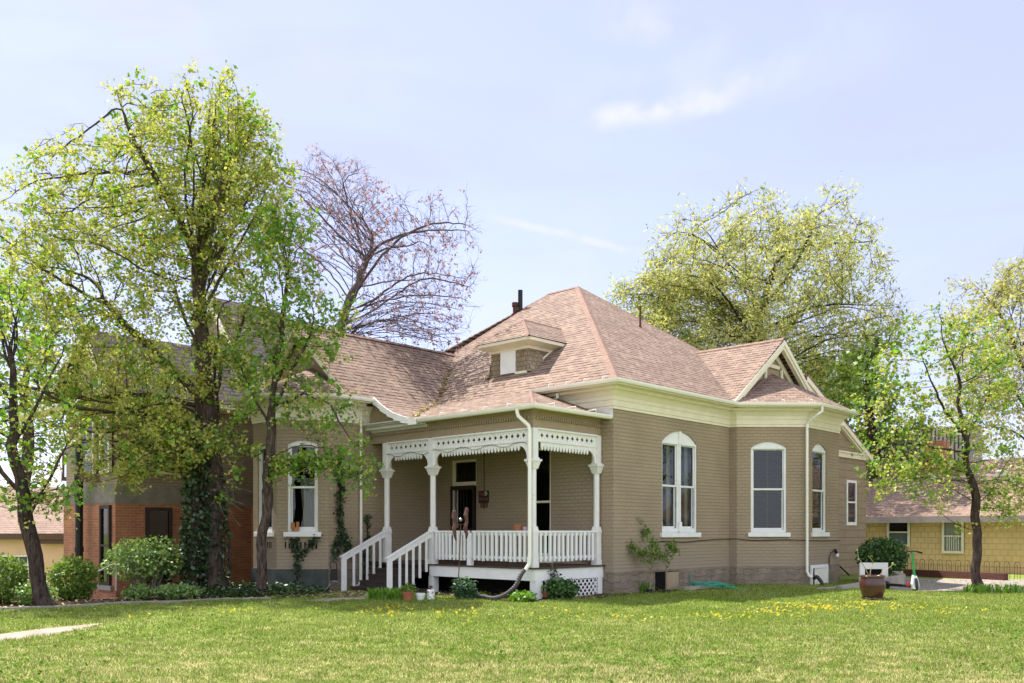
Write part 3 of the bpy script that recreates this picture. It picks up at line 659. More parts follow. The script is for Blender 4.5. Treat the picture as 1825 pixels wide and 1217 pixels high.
# porch part below the break: from the hip line to the valley
lower = [p for p in valley if p[2] <= ZE+1e-6]
for (u1, v1, z1), (u2, v2, z2) in zip(lower[:-1], lower[1:]):
    h1 = 2.4-(-.5-u1)*.98; h2 = 2.4-(-.5-u2)*.98
    top.poly([(u1, h1, z1), (u1, v1, z1), (u2, v2, z2), (u2, h2, z2)])
ul = lower[-1][0]
hl = 2.4-(-.5-ul)*.98
top.poly([(ul, hl, lower[-1][2]), (ul, lower[-1][1], lower[-1][2]), (-2.93, 4.1, 4.61), (-2.93, .12, 4.61)])
# porch side hip facing the lawn
top.poly([(-2.93, .12, 4.61), (-.5, 2.4, ZE-.005), (0.0, 2.4, ZE-.005), (0.0, .12, 4.61)][::-1])
# lawn-side slope
HB = (12.82, -.5, ZE)
top.poly([(-.5,-.5,ZE), (4.95+.5,-.5,ZE), (8.58, 2.55, ZE+SA*3.05), (8.58+3.3,-.5,ZE), HB, PK1])
top.poly([HB, (12.82, 11.2, ZE), PK2, PK1]); top.poly([(12.82, 11.2, ZE), (-4.6, 11.2, ZE), (uA(ZR), 10.2, ZR), PK2])
# wing roof, lawn side (with the flared foot over the porch)
wing = MB()
UF = -3.85
uz = {z: uA(z) for z in zs_}
full = [p for p in valley]
for (u1, v1, z1), (u2, v2, z2) in zip(full[:-1], full[1:]):
    f1 = UF if z1 > 5.37 else -3.0; f2 = UF if z2 > 5.33 else -3.0
    if z2 < 5.35: f1 = f2 = -2.95
    wing.poly([(f1, v1, z1), (f2, v2, z2), (u2, v2, z2), (u1, v1, z1)])
wing.poly([(UF, VR, ZR), (uA(ZR)+1.2, VR, ZR), (uA(ZR)+1.2, 11.4, 5.36), (UF, 11.4, 5.36)][::-1])
# lawn gable and its bay
GZ = 7.87; GU = 8.58
gab = MB()
gab.poly([(GU, -.45, GZ), (GU, 2.85, GZ), (5.3, -.45, 5.47)]); gab.poly([(GU, -.45, GZ), (11.86, -.45, 5.47), (GU, 2.85, GZ)])
bay = MB(); AP = (8.58, -.02, 6.78)
e = [(5.42,-.505,ZE+.01),(7.15,-2.235,ZE+.01),(10.01,-2.235,ZE+.01),(11.74,-.505,ZE+.01)]
bay.poly([(5.42,-.02,ZE+.2), e[0], AP]); bay.poly([e[0], e[1], AP]); bay.poly([e[1], e[2], AP]); bay.poly([e[2], e[3], AP]); bay.poly([e[3], (11.74,-.02,ZE+.2), AP])
for nm, mb in (('roof', top), ('wing_roof', wing), ('gable_roof', gab), ('bay_roof', bay)):
    o = mb.build(nm, 'roof', house); md = o.modifiers.new('thick', 'SOLIDIFY'); md.thickness = .05; md.offset = -1
    me = o.data; bm = bmesh.new(); bm.from_mesh(me)
    for f in bm.faces:
        f.normal_update()
        if f.normal.z < 0: f.normal_flip()
    bm.to_mesh(me); bm.free()
    uvl = me.uv_layers[0]; Z = Vector((0,0,1))
    for p in me.polygons:
        tx = Z.cross(p.normal).normalized(); ty = p.normal.cross(tx)
        for li in p.loop_indices: co = me.vertices[me.loops[li].vertex_index].co; uvl.data[li].uv = (co.dot(tx), co.dot(ty))
# left bay little roof
lb = MB(); APL = (-3.55, 8.25, 6.4); eL = [(-3.6,11.1,EZL+.04),(-4.0,10.7,EZL+.04),(-5.6,9.05,EZL+.04),(-5.6,7.44,EZL+.04),(-4.3,6.14,EZL+.04),(-3.4,6.14,EZL+.1)]
for i in range(len(eL)-1): lb.poly([eL[i], eL[i+1], APL])
lb.build('bay_roof', 'roof', house)
# ridge and hip caps
rc = MB()
def cap(a, b, w=.13, lift=.03, mb=rc):
    a, b = Vector(a), Vector(b); d = (b-a).normalized(); sd_ = d.cross(Vector((0,0,1))).normalized(); n = max(1, int((b-a).length/.28))
    for i in range(n):
        p = a.lerp(b, i/n); q = a.lerp(b, (i+1)/n)
        up1 = Vector((0,0,lift+.012)); up2 = Vector((0,0,lift))
        mb.add([p+sd_*w-Vector((0,0,.06)), p+up1, p-sd_*w-Vector((0,0,.06)), q+sd_*w-Vector((0,0,.06)), q+up2, q-sd_*w-Vector((0,0,.06))], [(0,1,4,3),(1,2,5,4)])
for (ra, rb_, rw) in ((PK1, (-.5,-.5,ZE), .15), (PK1, HB, .13), (PK2, PK1, .13), (PK2, (uA(ZR)+.1, 8.9, ZR+.08), .13), ((GU,-.45,GZ), (GU,2.8,GZ), .13), ((UF,VR,ZR), (uA(ZR),VR,ZR), .13), ((-.5,2.4,ZE), (-2.93,.12,4.61), .13), (e[1], AP, .1), (e[0], AP, .09)):
    rc = MB(); cap(ra, rb_, rw*.85, .022, rc); rc.build('ridge_cap', 'ridge', house)
# gable wall + boards (lawn side)
gw = MB(); gw.poly([(5.9, -.03, 5.40), (11.3, -.03, 5.40), (GU, -.03, 7.55)]); gw.build('gable_wall', 'wallflat', house)
rk = MB()
def rake(mb, A, B, depth, h, n=(0,-1,0)):     # board hung below line A-B
    A, B, n = Vector(A), Vector(B), Vector(n); mb.obox(A-Vector((0,0,h)), B-A, n*depth, Vector((0,0,h)))
for s in (-1, 1):
    rake(rk, (GU, -.43, GZ-.055), (GU+s*3.2, -.43, 5.53), .04, .17)
    rake(rk, (GU, -.30, GZ-.12), (GU+s*3.1, -.30, 5.55), .13, .22)
    rake(rk, (GU, -.055, GZ-.30), (GU+s*2.9, -.055, 5.58), .05, .2)
for s in (-1, 1):
    rk.obox((GU+s*.55-.06, -.055, 5.9), (.12,0,0), (0,-.05,0), (0,0,1.05)); 
rk.obox((GU-.4, -.055, 6.95), (.8,0,0), (0,-.05,0), (0,0,.12))
rk.build('rake_boards', 'cream', house)
# wing gable wall + boards (street side)
gw = MB(); gw.poly([(-3.52, 11.1, 5.2), (-3.52, 6.4, 5.2), (-3.52, VR, ZR-.25)]); gw.build('gable_wall', 'wallflat', house)
rk = MB()
for s in (-1, 1):
    A = Vector((UF+.03, VR, ZR-.055)); B = Vector((UF+.03, VR+s*2.62, 5.37)); rk.obox(A-Vector((0,0,.17)), B-A, (-.04,0,0), (0,0,.17))
    A = Vector((UF+.2, VR, ZR-.12)); B = Vector((UF+.2, VR+s*2.6, 5.35)); rk.obox(A-Vector((0,0,.2)), B-A, (-.13,0,0), (0,0,.2))
rk.build('rake_boards', 'cream', house)
# swooping bargeboard at the porch end of the wing roof + brown panel + white cornice return
sw = MB(); prof = [(6.12, 5.40), (5.8, 5.18), (5.49, 5.0), (5.2, 4.87), (4.9, 4.77), (4.6, 4.69), (4.25, 4.64)]
for (v0, z0), (v1, z1) in zip(prof[:-1], prof[1:]):
    h0 = .20; sw.add([(-3.0,v0,z0),(-3.0,v1,z1),(-3.0,v1,z1-h0*.8),(-3.0,v0,z0-h0),(-2.94,v0,z0),(-2.94,v1,z1),(-2.94,v1,z1-h0*.8),(-2.94,v0,z0-h0)], [(0,1,2,3),(7,6,5,4),(0,4,5,1),(3,2,6,7)])
sw.sweep([(-2.6, 6.62), (-2.6, 4.22)], [(.0, 4.44), (.05, 4.44), (.08, 4.49), (.25, 4.50), (.25, 4.56), (.30, 4.62), (.38, 4.64), (.38, 4.66), (0, 4.68)])
sw.build('bargeboard', 'white', house)
pn = MB(); pn.poly([(-2.72, 6.64, 4.55), (-2.72, 4.5, 4.55), (-2.72, 4.6, 4.66), (-2.72, 5.2, 4.84), (-2.72, 5.7, 5.1), (-2.72, 6.1, 5.38), (-2.72, 6.64, 5.5)]); pn.build('gable_panel', 'wallflat', house)
# dormer
dm = MB(); u0, va, vb_ = .6, 3.5, 5.0; zt = 6.98
dm.poly([(u0,vb_,6.2),(u0,va,6.2),(u0,va,zt),(u0,vb_,zt)]); dm.poly([(u0,va,6.2),(1.9,va,7.1),(1.9,va,zt+.1),(u0,va,zt)]); dm.poly([(u0,vb_,zt),(1.9,vb_,zt+.1),(1.9,vb_,7.1),(u0,vb_,6.2)])
# flared shingle feet
dm.add([(u0-.02,va,6.24),(u0-.02,va,6.62),(u0-.10,va-.03,6.26),(u0,va-.18,6.24),(u0+.5,va-.18,6.58),(u0+.5,va,6.95)], [(0,2,1),(2,3,1),(3,4,5,1)])
dm.add([(u0-.02,vb_,6.24),(u0-.02,vb_,6.62),(u0-.14,vb_,6.22),(u0-.05,vb_+.26,6.2),(u0+.5,vb_+.2,6.58),(u0+.5,vb_,6.95)], [(0,1,2),(2,1,3),(3,1,5,4)])
M['dormsh'] = brick('weathered_dormer_shingles', (.36, .28, .19), (.24, .19, .13), (.10, .08, .06), .15, .14, .008, .01, .3)
dormer = dm.build('dormer', 'dormsh', house)
dp = MB(); dp.box(u0-.04, u0-.005, 3.98, 4.58, 6.28, 6.93); dp.build('window_panel', 'white', dormer)
dt = MB(); dt.box(u0-.06, u0-.004, va+.0, 3.98, 6.22, 6.29)
de = [(.25,3.25),(.25,5.22)]
dt.sweep([(1.95,5.0),(.6,5.0),(.6,3.5),(1.95,3.5)], [(0, 6.93), (.03, 6.93), (.06, 7.0), (.30, 7.10), (.33, 7.10), (.33, 7.19), (0, 7.19)])
dt.obox((1.7, 3.46, 7.0), (-1.05,0,-.72), (0,-.03,0), (0,0,.09)); dt.build('dormer_eave', 'cream', dormer)
dr = MB(); k1 = (1.23,4.24,7.95); k2 = (2.98,4.24,7.96); A_ = (.24,3.14,7.2); B_ = (.24,5.34,7.2); A2 = (1.95,3.14,7.22); B2 = (1.95,5.34,7.22)
dr.poly([A_, B_, k1][::-1]); dr.poly([A_, A2, k2, k1]); dr.poly([B_, k1, k2, B2])
o = dr.build('dormer_roof', 'roof', dormer)
for p in o.data.polygons:
    if p.normal.z < 0: p.flip()
for q_ in (A_, B_, k2): dc = MB(); cap(k1, q_, .08, .03, dc); dc.build('ridge_cap', 'ridge', dormer)
# valley debris: dry leaves caught between the roofs
rg = np.random.default_rng(3); vs = []; fs = []
# (leaf litter added below once the leaf helper exists)
# vents on the roof
def pipe(u, v, z, r, h, mat, cap_=False, nm='vent_pipe'):
    mb = MB(); mb.tube([(u,v,z-.3),(u,v,z+h)], r, 12); mb.tube([(u,v,z-.05),(u,v,z+.03)], r*1.6, 12)
    if cap_: mb.tube([(u,v,z+h-.12),(u,v,z+h+.02)], r*1.35, 12)
    mb.build(nm, mat, house)
pipe(5.2, 8.05, 9.55, .085, .78, 'black'); pipe(5.12, 8.22, 9.45, .095, .42, 'rust', True, 'flue'); pipe(6.57, 3.78, 8.56, .035, .72, 'rust')
pipe(-1.9, VR+.7, 7.2, .10, .85, 'chrome', False)
# porch ---------------------------------------------------------------
UP = -2.59; ZD = .77
pb = MB(); n = 16
for q in range(n): pb.box(UP-.12, 0.0, .25+q*(6.38/n)+.004, .25+(q+1)*(6.38/n)-.004, ZD-.04, ZD)
pb.build('porch_deck', 'deck', house)
pk = MB(); pk.box(UP-.08, UP-.03, .3, 4.1, ZD-.32, ZD-.042); pk.box(UP-.03, -.03, .3, .35, ZD-.32, ZD-.042); 
for (u, v) in ((UP-.06, .3), (UP-.06, 3.95), (-.25, .3)): pk.box(u, u+.18, v, v+.2, -.2, ZD-.321)
pk.box(UP+.12, UP+.20, .32, .45, -.2, ZD-.32)
pk.build('porch_skirt', 'white', house)
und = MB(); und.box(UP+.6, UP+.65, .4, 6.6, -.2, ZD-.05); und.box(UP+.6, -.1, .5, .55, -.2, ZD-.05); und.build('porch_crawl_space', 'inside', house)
# lattice under the side of the porch
lt = MB(); zz0, zz1 = -.02, ZD-.33; h = zz1-zz0; u_a, u_b = UP+.25, -.28; q = u_a-h
while q < u_b:
    for sgn in (1, -1):
        A0, B0 = q, q+h
        pa = (max(A0, u_a), zz0+(max(A0, u_a)-A0)); pbb = (min(B0, u_b), zz0+(min(B0, u_b)-A0))
        if pbb[0] > pa[0]:
            za, zb_ = (pa[1], pbb[1]) if sgn > 0 else (zz1-(pa[1]-zz0), zz1-(pbb[1]-zz0))
            lt.bar((pa[0], .32+(.01 if sgn > 0 else 0), za), (pbb[0], .32+(.01 if sgn > 0 else 0), zb_), .01, .035, (0,0,1))
    q += .165
lt.build('lattice', 'white', house)
def post(u, v, base=ZD, full=True):
    mb = MB(); s = .085
    def ring(z0, z1, a0, a1=None):
        a1 = a0 if a1 is None else a1
        mb.add([(u-a0,v-a0,z0),(u+a0,v-a0,z0),(u+a0,v+a0,z0),(u-a0,v+a0,z0),(u-a1,v-a1,z1),(u+a1,v-a1,z1),(u+a1,v+a1,z1),(u-a1,v+a1,z1)], [(3,2,1,0),(4,5,6,7),(0,1,5,4),(1,2,6,5),(2,3,7,6),(3,0,4,7)])
    ring(base, base+.12, .10); ring(base+.12, 1.60, .09); ring(1.60, 1.66, .10); ring(1.66, 1.76, .095, .075)
    mb.tube([(u,v,1.74),(u,v,3.16)], .078, 8)
    ring(3.14, 3.20, .085, .10); ring(3.20, 3.32, .10, .135); ring(3.32, 3.37, .155); ring(3.37, 3.41, .11); ring(3.41, 4.12, .088)
    return mb.build('porch_post', 'peel', house)
for (u, v) in ((UP, .45), (UP, 4.04), (UP, 5.98), (-.12, .45)): post(u, v)
# brown fascia with dentils and beam
fs_ = MB(); fs_.sweep([(UP, 6.6), (UP, .45), (0, .45)], [(-.05, 4.13), (.04, 4.13), (.04, 4.34), (.055, 4.345), (.055, 4.40), (.04, 4.405), (.04, 4.5), (.10, 4.55), (.10, 4.58), (-.05, 4.58)])
fs_.build('porch_fascia', 'wallflat', house)
dn = MB(); v = .5
while v < 6.55: dn.box(UP-.115, UP-.05, v, v+.04, 4.34, 4.41); v += .085
dn.build('dentils', 'wallflat', house); dn = MB()
u = UP+.05
while u < -.05: dn.box(u, u+.04, .335, .40, 4.34, 4.41); u += .085
dn.build('dentils', 'wallflat', house)
gt = MB(); gt.sweep([(UP, 4.2), (UP, .45), (.22, .45)], gut(.33, 4.585)); gt.build('gutter', 'gutter', house)
sf = MB(); sf.poly([(UP-.34, 6.6, 4.575), (0, 6.6, 4.575), (0, .11, 4.575), (UP-.34, .11, 4.575)]); sf.build('porch_ceiling', 'wallflat', house)
# fretwork
def quatre(cx, cz, r):
    p = []
    for k in range(16): a = 2*math.pi*k/16+math.pi/16; rr = r*(1+.28*math.cos(4*a)); p.append((cx+rr*math.cos(a), cz+rr*math.sin(a)*1.15))
    return p
def fret(o, ex, L_, br=(True, True)):
    mb = MB(); n = max(2, round((L_-.18)/.19)); sp = (L_-.18)/n; holes = []
    for k in range(n): 
        holes.append(quatre(.09+sp*(k+.5), .17, .047))
    for k in range(1, n):
        for zz in (.10, .245): cx = .09+sp*k; holes.append([(cx+.012*math.cos(t*math.pi/2), zz+.016*math.sin(t*math.pi/2)) for t in range(4)])
    mb.plate([(0,.05),(L_,.05),(L_,.30),(0,.30)], holes, Vector(o)+Vector((0,0,3.79)), ex, (0,0,1), .03)
    ex = Vector(ex); no = ex.cross(Vector((0,0,1)))
    mb.obox(Vector(o)+Vector((0,0,4.09))-no*.02, ex*L_, no*.10, Vector((0,0,.04))); mb.obox(Vector(o)+Vector((0,0,3.80))-no*.01, ex*L_, no*.065, Vector((0,0,.038)))
    # scalloped valance
    x0 = .30 if br[0] else .14; x1 = L_-(.30 if br[1] else .14); m = round((x1-x0)/.115); w = (x1-x0)/m; pts = [(x0, 3.80)]
    for k in range(m):
        xa = x0+k*w
        for t, d in ((.12,.10),(.2,.155),(.38,.19),(.5,.205),(.62,.19),(.8,.155),(.88,.10)): pts.append((xa+w*t, 3.80-d))
        if k < m-1: pts.append((xa+w, 3.80-.085))
    pts.append((x1, 3.80)); mb.plate(pts[::1], [], Vector(o)+no*.0, ex, (0,0,1), .028)
    # arched brackets
    for side, on in ((0, br[0]), (1, br[1])):
        if not on: continue
        arc = [(.30-.24*math.cos(t*math.pi/2/8) if False else .07+.26*(1-math.cos(t*math.pi/16)), 3.40+.31*math.sin(t*math.pi/16)) for t in range(9)]
        pl = [(0, 3.40)]+arc+[(.33, 3.80), (0, 3.80)]
        if side: pl = [(L_-x, z) for x, z in pl][::-1]
        mb.plate(pl, [], Vector(o)+no*.002, ex, (0,0,1), .035)
    return mb.build('fretwork', 'peel', house)
fret((UP-.02, 5.90, 0), (0,-1,0), 5.90-4.12); fret((UP-.02, 3.96, 0), (0,-1,0), 3.96-.53); fret((UP+.08, .43, 0), (1,0,0), -.20-(UP+.08), (False, True))
# railings and balusters
def railing(A, B, n, midposts=()):
    A, B = Vector(A), Vector(B); d = (B-A).normalized(); mb = MB()
    mb.bar(A+Vector((0,0,1.63)), B+Vector((0,0,1.63)), .12, .05); mb.bar(A+Vector((0,0,1.57)), B+Vector((0,0,1.57)), .035, .07)
    r = mb.build('railing', 'white', house, bevel=.006); mb = MB(); mb.bar(A+Vector((0,0,.99)), B+Vector((0,0,.99)), .03, .07); mb.build('bottom_rail', 'white', r)
    sd_ = Vector((d.y, -d.x, 0))
    first = None
    for k in range(n):
        p = A.lerp(B, (k+.7)/(n+.4))+sd_*.045
        if first is None:
            m2 = MB(); m2.obox(Vector((-.036,-.02,.90)), (.072,0,0), (0,.04,0), (0,0,.70)); first = m2.build('baluster', 'white', r); c = first
        else: c = first.copy(); C.objects.link(c); c.parent = r
        c.location = (p.x, p.y, random.uniform(-.01, .01)); c.rotation_euler = (0, 0, math.atan2(d.y, d.x)+random.uniform(-.05, .05)); c.rotation_euler.y = random.uniform(-.012, .012)
    return r
railing((UP-.01, 3.93, 0), (UP-.01, 2.66, 0), 9); railing((UP-.01, 2.50, 0), (UP-.01, .56, 0), 12); railing((UP+.10, .45, 0), (-.22, .45, 0), 13)
mp_ = MB(); mp_.box(UP-.09, UP+.03, 2.51, 2.65, ZD-.05, 1.602); mp_.build('newel_post', 'white', house, bevel=.005)
# steps
st = MB(); st.box(UP-.02, UP+.01, 4.15, 5.9, ZD-.2, ZD-.045)
for k in range(5):
    z = ZD-.155*(k+1)+.155*0; u1 = UP-.12-.29*k
    if k < 5: st.box(u1-.31, u1+.0, 4.10, 5.95, z-.04, z); st.box(u1-.285-.0, u1-.262, 4.12, 5.93, z-.155, z-.041)
st.box(UP-1.45, UP-.05, 4.08, 4.13, -.15, .12); 
stairs = st.build('porch_steps', 'stair', house)
def stairrail(v):
    mb = MB(); u_t, u_b = UP+.0, UP-1.53; zt_, zb_ = 1.60, .98-.1
    A = Vector((u_t, v, zt_+.0)); B = Vector((u_b, v, zb_+.02))
    mb.bar(A, B, .05, .15); mb.bar(A+Vector((0,0,.085)), B+Vector((-.06,0,.045)), .11, .03)
    mb.box(u_b-.02, u_b+.12, v-.03, v+.03, -.05, zb_+.03)
    r = mb.build('stair_rail', 'white', house)
    for k in range(1, 6):
        t = k/6; u = u_b+.12+(u_t-.05-u_b-.12)*t; zt2 = zb_+(zt_-zb_)*((u-u_b)/(u_t-u_b)); zl = max(.0, ZD-.155*math.ceil((UP-.12-u)/.29+.01))-.05
        m2 = MB(); m2.box(u-.032, u+.032, v-.062, v-.028, zl, zt2); m2.build('baluster', 'white', r)
    return r
stairrail(4.04); stairrail(5.98)
# white weathered boards between the porch roof and the main eave
wbm = MB(); wbm.poly([(-.012, 2.5, ZE-.1), (-.012, .0, ZE-.1), (-.012, .0, 4.60), (-.012, .2, 4.60)]); wbm.poly([(-.03, 2.3, ZE-.1), (-.03, 2.3, ZE-.15), (-.03, .1, 4.67), (-.03, .1, ZE-.1)][::-1]); wbm.build('weathered_boards', 'peel', house)
# corner returns
crn = MB(); crn.box(-3.0, -2.9, 6.2, 6.6, 4.5, 4.56)
# downspouts
def dspout(pts, r=.042, name='downspout', mat='gutter'): mb = MB(); mb.tube(pts, r, 8); return mb.build(name, mat, house)
dspout([(UP-.38, .62, 4.55), (UP-.38, .62, 4.48), (UP-.36, .60, 4.38), (UP-.27, .50, 4.26), (UP-.2, .42, 4.16), (UP-.18, .40, 4.05), (UP-.18, .40, 1.1), (UP-.19, .41, .86), (UP-.24, .46, .74), (UP-.26,.5,.70)], .046)
dspout([(7.28, -2.30, 5.38), (7.28, -2.30, 5.22), (7.22, -2.2, 5.14), (7.26, -1.98, 5.0), (7.28, -1.85, 4.9), (7.28, -1.83, 4.78), (7.28, -1.83, .42), (7.3, -1.88, .30), (7.34, -2.0, .22)])
dspout([(-3.05, VW-.08, 5.0), (-3.05, VW-.08, .35), (-3.2, VW-.2, .15), (-3.4, VW-.3, .1)], .04)
dspout([(-.35, 1.6, 5.32), (-.33, 1.6, 5.22), (-.30, 1.68, 5.17), (-.30, 1.78, 5.14), (-.30, 1.85, 5.17)], .045)
# gutter straps folded over the shingles
def strap(p, q):
    m_ = MB(); m_.tube([p, Vector(p)+Vector((0,0,.09)), q], .009, 4); m_.build('gutter_strap', 'gutter', house)
for v in (.9, 1.7, 2.5, 3.3, 4.05): strap((-3.02, v, 4.62), (-2.78, v+.02, 4.71))
for u in (-2.3, -1.5, -.7): strap((u, .02, 4.62), (u+.02, .3, 4.70))
for v in (-.1, .5, 1.1, 1.7): strap((-.58, v, 5.46), (-.36, v+.02, 5.58))
for (uu_, vv_) in ((5.75, -.93), (6.35, -1.53), (6.95, -2.12)): strap((uu_-.06, vv_-.06, 5.46), (uu_+.12, vv_+.12, 5.56))
# rear addition
ad = MB(); ad.poly([(12.3,0,-.3),(16.35,0,-.3),(16.35,0,4.55),(12.3,0,6.25)]); ad.poly([(16.35,0,-.3),(16.35,7,-.3),(16.35,7,4.6),(16.35,0,4.6)])
o = ad.build('addition_wall', 'wallshin', house)
ar = MB(); ar.poly([(10.9,-.16,7.0),(10.9,5,7.0),(17.4,5,4.2),(17.4,-.16,4.2)]); o = ar.build('addition_roof', 'roof', house)
o.modifiers.new('t', 'SOLIDIFY').thickness = .06
ab = MB(); rake(ab, (10.9,-.14,6.96), (17.4,-.14,4.16), .04, .18); rake(ab, (11.0,-.005,6.86), (16.6,-.005,4.44), .12, .2); ab.box(13.0, 16.5, -.10, -.005, 4.38, 4.55); ab.box(13.0, 16.5, -.16, -.005, 4.55, 4.6); ab.build('rake_boards', 'cream', house)
aw = MB(); aw.plate([(14.42,1.86),(15.32,1.86),(15.32,3.56),(14.42,3.56)], [[(14.52,1.98),(15.22,1.98),(15.22,2.70),(14.52,2.70)],[(14.52,2.76),(15.22,2.76),(15.22,3.46),(14.52,3.46)]], (0,-.005,0), (1,0,0), (0,0,1), .05)
f = aw.build('window', 'white', house); gl = MB(); gl.poly([(14.5,-.02,1.9),(15.25,-.02,1.9),(15.25,-.02,3.5),(14.5,-.02,3.5)]); gl.build('glass', 'glass', f)
gl = MB(); gl.poly([(14.5,-.008,1.9),(15.25,-.008,1.9),(15.25,-.008,3.5),(14.5,-.008,3.5)]); gl.build('window_shade', 'brown', f)
# basement openings
bw = MB(); fo = Vector((7.365,-1.732,0)); bw.plate([(.25,-.35),(1.45,-.35),(1.45,.60),(.25,.60)], [[(.35,-.3),(1.35,-.3),(1.35,.50),(.35,.50)]], fo+Vector((0,-.035,0)), (1,0,0), (0,0,1), .05)
f = bw.build('basement_window', 'white', house); gl = MB(); gl.obox(fo+Vector((.55,-.05,-.3)), (.80,0,0), (0,.012,0), (0,0,.8)); gl.obox(fo+Vector((.7,-.056,-.3)), (.02,0,0), (0,.01,0), (0,0,.8)); gl.build('door_panel', 'gutter', f)
gl = MB(); gl.obox(fo+Vector((.35,-.04,-.3)), (.2,0,0), (0,.012,0), (0,0,.7)); gl.build('glass', 'inside', f)
bw = MB(); bw.box(1.85, 3.0, -.045, -.032, -.1, .53); f = bw.build('basement_window', 'inside', house)
gl = MB(); gl.box(2.32, 2.40, -.07, -.046, -.1, .56); gl.box(2.41, 2.97, -.06, -.048, -.1, .51); gl.build('window_board', 'wallflat', f)
bd = MB(); bd.box(15.7, 16.15, -.04, -.006, -.3, .55); bd.build('plywood_panel', 'orangewood', house); bd = MB(); bd.box(16.16, 16.3, -.06, -.006, -.3, .6); bd.build('door_jamb', 'white', house)
#@@PART2
# ================================================================== PLANTS
QUALITY = 1.0
def leaf_cloud(name, pts, size, mat, parent, rng, k=1, spread=.1, shape='maple', up=.35, jitter=.4):
    pts = np.asarray(pts, float); c = np.repeat(pts, k, 0) + rng.normal(0, spread, (len(pts)*k, 3)); N = len(c)
    nrm = rng.normal(0, 1, (N, 3)); nrm[:, 2] += up*2; nrm /= np.linalg.norm(nrm, axis=1)[:, None]
    t = np.cross(nrm, rng.normal(0, 1, (N, 3))); t /= np.linalg.norm(t, axis=1)[:, None]; b = np.cross(nrm, t)
    sz = size*rng.uniform(1-jitter, 1+jitter, N)[:, None]
    if shape == 'maple': S2 = [(0, -.5), (.3, -.28), (.55, .02), (.22, .12), (0, .55), (-.22, .12), (-.55, .02), (-.3, -.28)]
    elif shape == 'long': S2 = [(0, -.5), (.17, -.05), (0, .5), (-.17, -.05)]
    elif shape == 'round': S2 = [(0, -.5), (.36, -.15), (.25, .3), (0, .5), (-.25, .3), (-.36, -.15)]
    else: S2 = [(-.06, -.5), (.06, -.5), (0, .5)]
    K = len(S2); V = np.zeros((N, K, 3))
    for i, (x, y) in enumerate(S2): V[:, i] = c + t*sz*x + b*sz*y + nrm*sz*(abs(x)*.25-.08*y)
    return np_mesh(name, V.reshape(-1, 3), np.arange(N*K).reshape(N, K), mat, parent)
def block(p):   # inside one of the buildings
    u, v = W2H(p[:, 0], p[:, 1]); z = p[:, 2]
    a = (u > -5.7) & (u < 13) & (v > -.7) & (v < 11.3) & (z < 5.6+.7*np.clip(np.minimum(np.minimum(u+.5, v+.5), 4), 0, 4)) & ~((v < 6.3) & (u < -3))
    b = (u > -8.2) & (v > 11.7) & (v < 20) & (z < 9.8)
    return a | b
